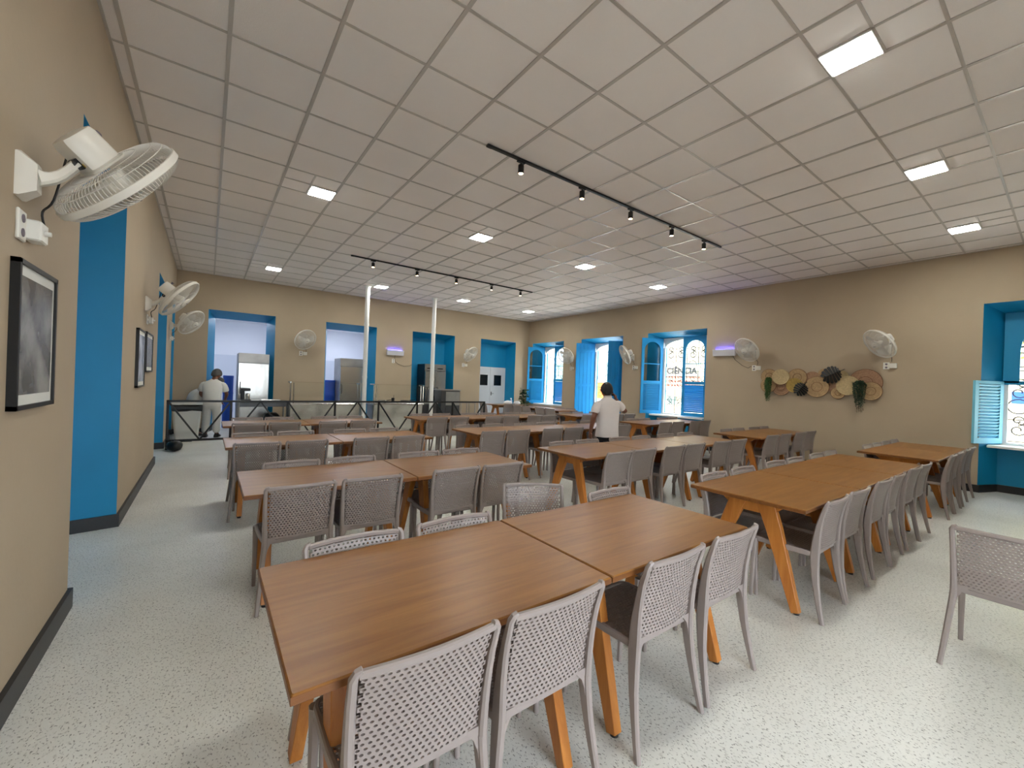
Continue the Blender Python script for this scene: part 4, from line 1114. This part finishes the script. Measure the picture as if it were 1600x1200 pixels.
def drum(p, r, h, label):
    t = thing('plastic_drum', label, 'drum', p, group='tall blue plastic drums')
    b = MB(); b.lathe([(r * .94, 0), (r, .03), (r, h * .3), (r * 1.03, h * .31), (r * 1.03, h * .34), (r, h * .35), (r, h * .64), (r * 1.03, h * .65), (r * 1.03, h * .68), (r, h * .69), (r, h - .06)], 'blue_drum', n=28).build('drum_body', t)
    MB().lathe([(r * 1.04, h - .07), (r * 1.04, h - .01), (r * .98, h), (.01, h)], 'blue_drum', n=28).build('lid', t)
drum((1.13, 13.9, 0), .12, 1.44, 'tall blue drum in the first kitchen doorway')
drum((3.86, 14.3, 0), .23, 1.40, 'tall blue drum in the second kitchen doorway')

# ------------------------------------------------------------------ things on the far tables
def bundle(p, s, seed, label, cat='cloth', name='folded_cloth', mt='cloth_white'):
    rnd = random.Random(seed); b = MB(); L = []
    for j, (z, k) in enumerate(((0, .85), (.03, 1), (.07, 1.02), (.11, .9), (.14, .55), (.15, .1))):
        L.append([(s[0] * k * math.cos(2 * PI * q / 16) * (1 + .12 * rnd.uniform(-1, 1)), s[1] * k * math.sin(2 * PI * q / 16) * (1 + .12 * rnd.uniform(-1, 1)), z * s[2] / .15) for q in range(16)])
    b.rings(L, mt, smooth=True); o = b.build(name); o.location = p; return tag(o, label, cat)
bundle((9.38, 12.1, .751), (.16, .12, .14), 1, 'white cloth bundle on the far corner table, left one')
bundle((9.70, 12.0, .751), (.13, .11, .12), 2, 'white cloth bundle on the far corner table, right one')
bt = thing('spray_bottle', 'pale spray bottle between white cloths on the corner table', 'bottle', (9.56, 12.15, .75))
MB().lathe([(.035, 0), (.038, .02), (.038, .13), (.015, .17), (.014, .19)], 'bottle', n=16).build('body', bt); MB().bbox((-.045, -.012, .19), (.02, .012, .225), 'cloth_white', .004).build('trigger_head', bt)
pp = thing('potted_plant', 'green potted plant in the far corner by the window', 'plant', (10.3, 12.35, 0))
MB().lathe([(.12, 0), (.16, .3), (.17, .32), (.15, .31), (.13, .28)], 'pot_dark', n=24).build('pot', pp)
b = MB(); b.tube([(0, 0, .28), (.02, 0, .7), (-.02, .02, 1.15)], [.015, .012, .008], 'leaf_brown', n=8); b.build('stem', pp)
b = MB(); rnd = random.Random(4)
for k in range(120):
    z = rnd.uniform(.5, 1.28); a = rnd.uniform(0, 2 * PI); c = Vector((0, 0, z)); ln = .20 * (1.25 - .5 * abs(z - .85))
    d = Vector((math.cos(a), math.sin(a), rnd.uniform(-.2, .6))).normalized() * ln; o = Vector((-math.sin(a), math.cos(a), 0)) * .045
    b.add([tuple(c), tuple(c + d * .35 + o), tuple(c + d * .75 + o * .8), tuple(c + d + Vector((0, 0, -.03))), tuple(c + d * .75 - o * .8), tuple(c + d * .35 - o)], [(0, 1, 2, 3, 4, 5)], 'leaf_green' if k % 3 else 'leaf_dark')
b.build('foliage', pp)

# ------------------------------------------------------------------ people
def skel(name, pts, edges, parent, mt, root, lv=2):
    """pts: dict name -> (x, y, z, rx, ry)"""
    names = list(pts); idx = {n: i for i, n in enumerate(names)}
    me = bpy.data.meshes.new(name); me.from_pydata([pts[n][:3] for n in names], [(idx[a], idx[b_]) for a, b_ in edges], [])
    o = bpy.data.objects.new(name, me); COL.objects.link(o); o.parent = parent
    md = o.modifiers.new('Skin', 'SKIN'); md.use_smooth_shade = True; md.branch_smoothing = .4
    sv = me.skin_vertices[0].data
    for n in names:
        p = pts[n]; sv[idx[n]].radius = (p[3], p[4] if len(p) > 4 else p[3]); sv[idx[n]].use_root = (n == root)
    sb = o.modifiers.new('Subdivision', 'SUBSURF'); sb.levels = lv; sb.render_levels = lv
    me.materials.append(MATS[mt]); return o
def chain(*n): return list(zip(n, n[1:]))
def hand(P, E, wrist, w, d, side, pre, curl_=.3, s=1.0):
    """five fingers from wrist point w along direction d, side = palm lateral axis"""
    d = Vector(d).normalized(); side = (Vector(side) - d * Vector(side).dot(d)).normalized(); nrm = d.cross(side)
    w = Vector(w); pm = w + d * .05 * s
    P[pre + 'palm'] = (*pm, .026 * s, .018 * s); E.append((wrist, pre + 'palm'))
    for k, (off, ln) in enumerate(((-.030, .062), (-.011, .072), (.009, .068), (.027, .052))):
        k0 = pm + d * .035 * s + side * off * s; k1 = k0 + (d * (1 - curl_ * .5) + nrm * curl_) * ln * .55 * s; k2 = k1 + (d * (1 - curl_) + nrm * curl_ * 1.6).normalized() * ln * .5 * s
        for q, (pt_, r) in enumerate(((k0, .009), (k1, .008), (k2, .0065))): P['%sf%d%d' % (pre, k, q)] = (*pt_, r * s)
        E.append((pre + 'palm', '%sf%d0' % (pre, k))); E += chain(*['%sf%d%d' % (pre, k, q) for q in range(3)])
    t0 = w + d * .03 * s - side * .03 * s; t1 = t0 + (d * .7 - side * .7).normalized() * .035 * s; t2 = t1 + (d * .9 - side * .2).normalized() * .03 * s
    for q, pt_ in enumerate((t0, t1, t2)): P['%st%d' % (pre, q)] = (*pt_, (.011 - .0015 * q) * s)
    E.append((pre + 'palm', pre + 't0')); E += chain(pre + 't0', pre + 't1', pre + 't2')
def head_mesh(name, parent, c, fwd, r, mt, squash=1.0):
    """one closed head surface with brow, nose, mouth, chin"""
    f = Vector(fwd).normalized(); up = Vector((0, 0, 1)); rt = f.cross(up).normalized(); up = rt.cross(f)
    b = MB(); L = []; n = 28; rows_ = 20
    for j in range(rows_ + 1):
        ph = PI * j / rows_; z = math.cos(ph); ring = []
        for k in range(n):
            th = 2 * PI * k / n; x = math.sin(ph) * math.cos(th); y = math.sin(ph) * math.sin(th)
            fx = x * (.95 if x > 0 else 1.02); wy = y * .82; hz = z * 1.14
            if z < -.1: wy *= 1 - .28 * (-z - .1); fx *= 1 - .12 * (-z)
            if x > .7 and abs(y) < .25:
                fx += .16 * math.exp(-((z + .12) / .16) ** 2 - (y / .13) ** 2)          # nose
                fx += .05 * math.exp(-((z + .42) / .07) ** 2 - (y / .2) ** 2)            # lips
            if x > .5: fx -= .07 * math.exp(-((z - .06) / .1) ** 2 - ((abs(y) - .34) / .14) ** 2)  # eye sockets
            if abs(y) > .9 and abs(z) < .35: wy *= 1 + .13 * math.exp(-(x / .15) ** 2 - (z / .22) ** 2)  # ears
            p = Vector(c) + r * (fx * f + wy * rt + hz * up); ring.append(tuple(p))
        L.append(ring)
    b.rings(L, mt, smooth=True); return b.build(name, parent)
def hair_mesh(parent, c, fwd, r, mt, name='hair', cover=.15):
    f = Vector(fwd).normalized(); up = Vector((0, 0, 1)); rt = f.cross(up).normalized(); up = rt.cross(f)
    b = MB(); L = []; n = 28; rnd = random.Random(2)
    for j in range(13):
        ring = []
        for k in range(n):
            th = 2 * PI * k / n; back_ = -math.cos(th)
            mxp = PI * (.36 + cover + .24 * max(-.3, back_))
            ph = mxp * j / 12; x = math.sin(ph) * math.cos(th); y = math.sin(ph) * math.sin(th); z = math.cos(ph)
            k_ = 1.06 + .012 * rnd.uniform(-1, 1) - (.05 if j == 12 else 0)
            ring.append(tuple(Vector(c) + r * k_ * (x * f * 1.01 + y * .84 * rt + z * 1.14 * up)))
        L.append(ring)
    b.rings(L, mt, smooth=True); return b.build(name, parent)

# man in white shirt talking on the phone; local +y = facing
man = thing('person', 'man in white short-sleeved shirt and dark trousers holding phone to ear', 'person', (5.93, 4.52, 0), -.25)
P = {}; E = []
P['pelvis'] = (0, 0, .84, .10, .10); P['belly'] = (0, .0, .98, .10, .10); P['chest'] = (0, .0, 1.12, .10, .10); P['neckb'] = (0, .01, 1.29, .07, .065); P['neck'] = (.01, .03, 1.35, .055, .055); P['skull'] = (.015, .05, 1.42, .05, .05)
E += chain('pelvis', 'belly', 'chest', 'neckb', 'neck', 'skull')
for s_, nm in ((-1, 'l'), (1, 'r')):
    P[nm + 'sh'] = (s_ * .185, 0, 1.215, .055, .055); E.append(('chest', nm + 'sh'))
    P[nm + 'hip'] = (s_ * .09, 0, .78, .10, .10); P[nm + 'kn'] = (s_ * .11, .02, .44, .062, .062); P[nm + 'an'] = (s_ * .12, -.01, .09, .042, .042); P[nm + 'toe'] = (s_ * .13, .14, .035, .035, .03)
    E += [('pelvis', nm + 'hip')] + chain(nm + 'hip', nm + 'kn', nm + 'an', nm + 'toe')
P['lel'] = (-.285, -.02, 1.0, .044, .044); P['lwr'] = (-.29, .04, .78, .030, .030); E += chain('lsh', 'lel', 'lwr'); hand(P, E, 'lwr', (-.29, .04, .78), (0, .12, -1), (0, 1, .1), 'L', .25)
P['rel'] = (.37, .02, 1.09, .046, .046); P['rwr'] = (.20, .07, 1.30, .030, .030); E += chain('rsh', 'rel', 'rwr'); hand(P, E, 'rwr', (.20, .07, 1.30), (-.45, .02, .9), (.1, 1, .1), 'R', .45)
skel('body', P, E, man, 'skin', 'pelvis')
HC = (.0, .055, 1.445)
head_mesh('head', man, HC, (.35, .9, -.12), .112, 'skin'); hair_mesh(man, HC, (.35, .9, -.12), .113, 'hair')
def garment(name, parent, mt, rings_, sleeves, bend=None):
    b = MB(); n = 28; L = []; rnd = random.Random(len(name))
    for i, (z, hx, hy, yo) in enumerate(rings_):
        ring = []
        for k in range(n):
            a = 2 * PI * k / n; wv = 1 + .018 * math.sin(5 * a + i * 1.3) + .012 * rnd.uniform(-1, 1)
            cx, cy = math.cos(a), math.sin(a)
            x = hx * math.copysign(abs(cx) ** .8, cx) * wv; y = hy * math.copysign(abs(cy) ** .85, cy) * wv + yo
            ring.append(bend(x, y, z) if bend else (x, y, z))
        L.append(ring)
    inner = [tuple(Vector(p) * .96 + Vector((0, 0, .04 * p[2] + .012))) for p in L[0]]
    b.rings([inner] + L, mt, smooth=True)
    for pts, rr in sleeves:
        b.tube(pts, rr, mt, n=16)
    o = b.build(name, parent); sb = o.modifiers.new('Subdivision', 'SUBSURF'); sb.levels = 1; sb.render_levels = 1; return o
SHIRT = [(.69, .195, .14, 0), (.71, .197, .142, 0), (.80, .186, .135, 0), (.92, .180, .13, 0), (1.04, .190, .13, 0), (1.13, .207, .13, 0), (1.20, .215, .12, 0), (1.245, .200, .108, .005), (1.28, .150, .092, .01), (1.305, .095, .078, .018), (1.33, .066, .062, .024), (1.345, .060, .058, .026)]
garment('shirt', man, 'shirt_white', SHIRT, [([(-.13, 0, 1.225), (-.195, 0, 1.215), (-.235, -.003, 1.15), (-.262, -.01, 1.06)], [.06, .075, .074, .07]), ([(.13, 0, 1.225), (.20, 0, 1.22), (.255, .008, 1.175), (.305, .015, 1.13)], [.06, .078, .074, .070])])
MB().torus(.060, .013, 'shirt_white', (.0, .024, 1.34), (0.02, .18, 1), 24, 8).build('collar', man)
P = {'w': (0, 0, .84, .155, .12), 'm': (0, 0, .76, .15, .12), 'lh': (-.095, 0, .68, .105, .105), 'lk': (-.112, .02, .44, .08, .08), 'la': (-.122, -.01, .09, .065, .065), 'rh': (.095, 0, .68, .105, .105), 'rk': (.112, .02, .44, .08, .08), 'ra': (.122, -.01, .09, .065, .065)}
skel('trousers', P, chain('w', 'm', 'lh', 'lk', 'la') + [('m', 'rh')] + chain('rh', 'rk', 'ra'), man, 'trouser_dark', 'w')
def shoes(par, spots, z=0, mt='shoe_black'):
    for (x, y, a) in spots:
        b = MB(); L = []
        for f, wd, hh in ((-.09, .03, .05), (-.07, .042, .085), (.0, .044, .085), (.07, .046, .06), (.13, .042, .045), (.165, .022, .03)):
            L.append([(wd * cx, f, z + hh * cz) for cx, cz in ((-1, 0), (1, 0), (1.0, .45), (.7, .9), (0, 1), (-.7, .9), (-1, .45))])
        b.rings(L, mt, smooth=True); o = b.build('shoe', par); o.location = (x, y, 0); o.rotation_euler = (0, 0, a)
shoes(man, ((-.125, .02, .1), (.125, .02, -.1)))
ph = MB().bbox((-.036, -.005, -.07), (.036, .005, .07), 'phone_black', .004).build('mobile_phone'); ph.location = (0, 0, 0)
tag(ph, 'dark mobile phone held to the ear of the man', 'phone')
mm_ = Matrix.Translation((5.93, 4.52, 0)) @ Matrix.Rotation(-.25, 4, 'Z') @ Matrix.Translation((.128, .085, 1.425)) @ Matrix.Rotation(PI / 2 - .25, 4, 'Z') @ Matrix.Rotation(-.12, 4, 'X')
ph.matrix_world = mm_

def worker(loc, rz, label, lean, headc, hf, arms):
    t = thing('person', label, 'person', loc, rz)
    P = {}; E = []
    def bend(x, y, z):   # lean forward from the hips
        if z > .86:
            a = lean * min(1, (z - .86) / .35); dy = math.sin(a) * (z - .86); dz = math.cos(a) * (z - .86); return (x, y + dy, .86 + dz)
        return (x, y, z)
    def B_(x, y, z, *r): return (*bend(x, y, z), *r)
    P['pelvis'] = (0, 0, .86, .10, .10); P['belly'] = B_(0, 0, 1.0, .10, .10); P['chest'] = B_(0, 0, 1.15, .10, .10); P['neckb'] = B_(0, .01, 1.33, .065, .06); P['skull'] = (*headc, .05)
    E += chain('pelvis', 'belly', 'chest', 'neckb', 'skull')
    for s_, nm in ((-1, 'l'), (1, 'r')):
        P[nm + 'sh'] = B_(s_ * .18, 0, 1.25, .052, .052); E.append(('chest', nm + 'sh'))
        P[nm + 'hip'] = (s_ * .09, 0, .78, .10, .10); P[nm + 'kn'] = (s_ * .10, .02, .45, .06, .06); P[nm + 'an'] = (s_ * .11, -.01, .09, .042, .042); P[nm + 'toe'] = (s_ * .12, .13, .035, .034, .03)
        E += [('pelvis', nm + 'hip')] + chain(nm + 'hip', nm + 'kn', nm + 'an', nm + 'toe')
        el, wr_ = arms[nm]; P[nm + 'el'] = (*el, .042); P[nm + 'wr'] = (*wr_, .029); E += chain(nm + 'sh', nm + 'el', nm + 'wr')
        hand(P, E, nm + 'wr', wr_, (Vector(wr_) - Vector(el)), (s_ * -1, 0, .1), nm.upper(), .35)
    skel('body', P, E, t, 'skin', 'pelvis')
    head_mesh('head', t, headc, hf, .106, 'skin'); hair_mesh(t, headc, hf, .114, 'hairnet', 'hairnet', .2)
    f_ = Vector(hf).normalized(); c_ = Vector(headc) + f_ * .02 - Vector((0, 0, .055))
    sl_ = []
    for s_, nm in ((-1, 'l'), (1, 'r')):
        i0 = Vector(bend(s_ * .12, 0, 1.25)); sh = Vector(bend(s_ * .195, 0, 1.245)); el = Vector(arms[nm][0]); sl_.append(([tuple(i0), tuple(sh), tuple(sh + (el - sh) * .45), tuple(sh + (el - sh) * .82)], [.06, .078, .076, .073]))
    garment('tunic', t, 'uniform_white', [(z + .03, hx, hy, yo) for z, hx, hy, yo in SHIRT], sl_, bend)
    P = {'w': (0, 0, .86, .155, .12), 'm': (0, 0, .77, .15, .125), 'lh': (-.095, 0, .68, .108, .108), 'lk': (-.10, .02, .45, .09, .09), 'la': (-.11, -.01, .085, .078, .078), 'rh': (.095, 0, .68, .108, .108), 'rk': (.10, .02, .45, .09, .09), 'ra': (.11, -.01, .085, .078, .078)}
    skel('trousers', P, chain('w', 'm', 'lh', 'lk', 'la') + [('m', 'rh')] + chain('rh', 'rk', 'ra'), t, 'uniform_white', 'w')
    shoes(t, ((-.115, .02, .1), (.115, .02, -.1)))
    return t
worker((.76, 11.95, 0), -.25, 'kitchen worker in white uniform and hairnet, the nearer one, head bowed', .22, (.03, .20, 1.47), (.35, .85, -.5),
       {'l': ((-.25, .10, 1.0), (-.19, .26, .86)), 'r': ((.27, .10, 1.0), (.20, .27, .88))})
worker((.42, 12.36, 0), -1.1, 'kitchen worker in white uniform bending forward behind the first worker', .8, (.0, .52, 1.27), (.1, .8, -.65),
       {'l': ((-.22, .42, .98), (-.14, .50, .80)), 'r': ((.22, .40, .98), (.16, .50, .82))})
